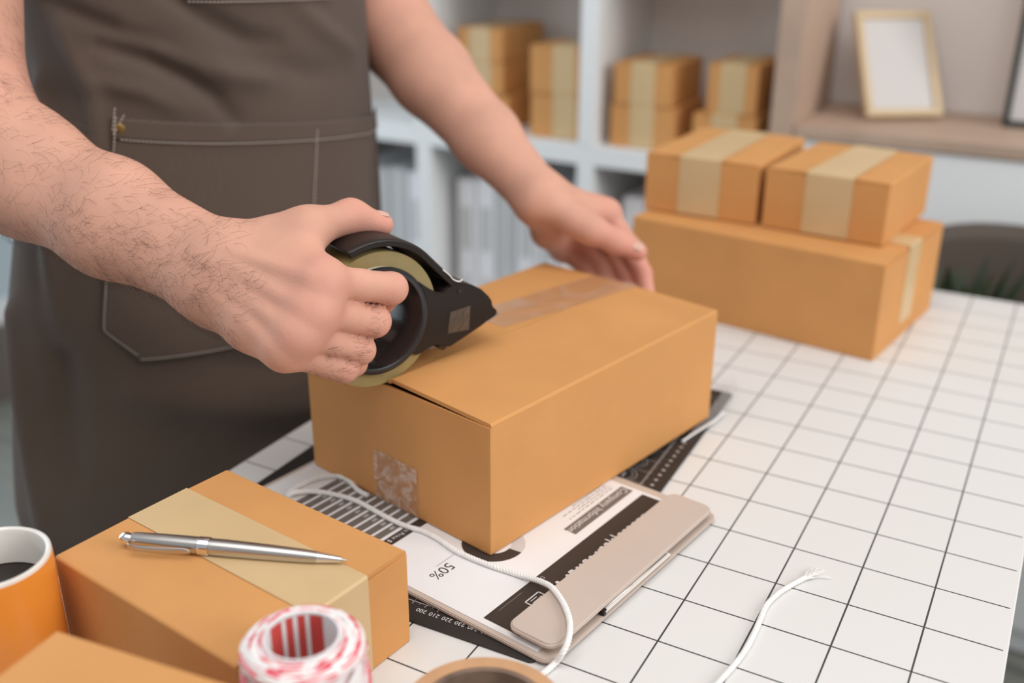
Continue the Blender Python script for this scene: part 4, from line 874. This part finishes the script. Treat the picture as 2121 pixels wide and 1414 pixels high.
# ------------------------------------------------------------------ low cabinet, frames, chair, plant
cbt = thing('cabinet', 'low white cabinet with wooden top at right in the background', 'cabinet', (.45, 1.22, FZ))
def cbx(name, x0, x1, y0, y1, z0, z1, m, par=cbt, bev=.001): return box(name, ((x0 + x1) / 2, (y0 + y1) / 2, (z0 + z1) / 2), (x1 - x0, y1 - y0, z1 - z0), m, par, bevel=bev, world=True)
cbx('carcass', -.224, 1.12, 1.125, 1.355, -.745, .104, 'white_paint'); cbx('top', -.226, 1.13, 1.10, 1.366, .1045, .123, 'wood')
for x0, x1 in ((-.222, .448), (.452, 1.118)):
    dr = cbx('door', x0, x1, 1.106, 1.124, -.69, .102, 'white_paint'); V, F = tube_geo([np.array([(x0 + x1) / 2 - .06, 1.10, -.02]), np.array([(x0 + x1) / 2 + .06, 1.10, -.02])], .004, 8); pyd('handle', V, F, 'steel', dr, True, True)
def picture_frame(name, label, b1, b2, up, hgt, bw, mfr, cat='picture frame'):
    t = thing(name, label, cat, tuple((b1 + b2) / 2)); xw = b2 - b1; W = np.linalg.norm(xw); xw /= W; up = up - xw * (up @ xw); up /= np.linalg.norm(up); nn_ = np.cross(xw, up)
    for (x0, x1, y0, y1) in ((0, W, 0, bw), (0, W, hgt - bw, hgt), (0, bw, bw, hgt - bw), (W - bw, W, bw, hgt - bw)):
        prism('frame_bar', [(x0, y0), (x1, y0), (x1, y1), (x0, y1)], b1, xw, up, -nn_, .014, mfr, t, bevel=.0012, seg=1)
    prism('sheet', [(bw, bw), (W - bw, bw), (W - bw, hgt - bw), (bw, hgt - bw)], b1 - nn_ * .005, xw, up, -nn_, .002, 'photo_sheet', t)
    prism('back_board', [(bw * .5, bw * .5), (W - bw * .5, bw * .5), (W - bw * .5, hgt - bw * .5), (bw * .5, hgt - bw * .5)], b1 - nn_ * .0142, xw, up, -nn_, .002, 'kraft_core', t)
    return t, xw, up, nn_
b1 = at_z(1795, 251, .1235); b2 = at_z(1953, 249, .1235); b1[2] = b2[2] = .1322
t, xw, up_, nn_ = picture_frame('picture_frame', 'pale wooden picture frame leaning back on the cabinet', b1, b2, np.array([-.058, .078, .150]), .186, .0125, 'pale_wood')
mb_ = (b1 + b2) / 2; pyd('easel_leg', [mb_ + up_ * .12 - nn_ * .016 + xw * s for s in (-.012, .012)] + [np.r_[(mb_ - nn_ * .05 * 1.0 + xw * s)[:2], .1240] for s in (.012, -.012)], [(0, 1, 2, 3)], 'kraft_core', t, True).modifiers.new('t', 'SOLIDIFY').thickness = .003
k1 = np.array([.0640, 1.262, .1240]); picture_frame('black_frame', 'tall black picture frame cut off by the right edge', k1, k1 + np.array([.26, .012, 0]), np.array([0, .10, 1.]), .36, .010, 'frame_black')
ch = thing('shell_chair', 'dark brown rounded chair back behind the far table end', 'chair', (.135, .98, FZ))
V = []; F = []; nu, nvv = 25, 14
for j in range(nvv + 1):
    for i in range(nu + 1):
        a = math.pi * (i / nu); f = j / nvv; q = (i / nu - .5) * 2; top_z = .024 - .16 * abs(q) ** 2.6; z = -.33 + (top_z + .33) * f
        V.append((.135 - .21 * math.cos(a) * (.86 + .14 * f), .885 + .135 * math.sin(a) * (.8 + .35 * f), z))
for j in range(nvv):
    for i in range(nu): k = j * (nu + 1) + i; F.append((k, k + 1, k + nu + 2, k + nu + 1))
o = pyd('backrest', V, F, 'chair_shell', ch, True, True); md = o.modifiers.new('t', 'SOLIDIFY'); md.thickness = .012; md.offset = 0
prism('seat', [(.19 * math.cos(a), .14 * math.sin(a)) for a in np.linspace(0, 2 * math.pi, 32, endpoint=False)], (.135, .93, -.345), (1, 0, 0), (0, 1, 0), (0, 0, 1), .03, 'chair_shell', ch, bevel=.006)
for sx_, sy_ in ((-1, -1), (1, -1), (-1, 1), (1, 1)):
    V, F = tube_geo([np.array([.135 + sx_ * .12, .93 + sy_ * .09, -.34]), np.array([.135 + sx_ * .17, .93 + sy_ * .14, FZ + .002])], .012, 10); pyd('leg', V, F, 'wood', ch, True, True)
pt = thing('potted_plant', 'small dark green potted plant on the chair seat behind the table', 'plant', (.075, .90, -.314)); pc = np.array([.075, .90, -.314])
lathe('pot', [(0, 0), (.034, 0), (.044, .085), (.046, .09), (.042, .09), (.040, .078), (0, .078)], 'pot', pt, pc, n=32, closed_profile=False)
for k in range(26):
    a = k * 2.4; ln_ = .255 + .06 * random.random(); el = 1.15 + .35 * random.random(); d = np.array([math.cos(a) * math.cos(el), math.sin(a) * math.cos(el) * .6, math.sin(el)]); s_ = np.cross(d, UP); s_ /= np.linalg.norm(s_); b0 = pc + UP * .076 + np.array([math.cos(a), math.sin(a), 0]) * .012
    V = []; F = []
    for i in range(7):
        f = i / 6; c = b0 + d * ln_ * f + UP * (-.05 * f * f) + np.array([math.cos(a), math.sin(a) * .5, 0]) * .03 * f * f; wd = .015 * math.sin(math.pi * (.08 + .9 * f)); V += [c - s_ * wd, c + UP * .002, c + s_ * wd]
    for i in range(6):
        for q in (0, 1): F.append((i * 3 + q, i * 3 + q + 1, i * 3 + q + 4, i * 3 + q + 3))
    pyd('leaf', V, F, 'leaf', pt, True, True)
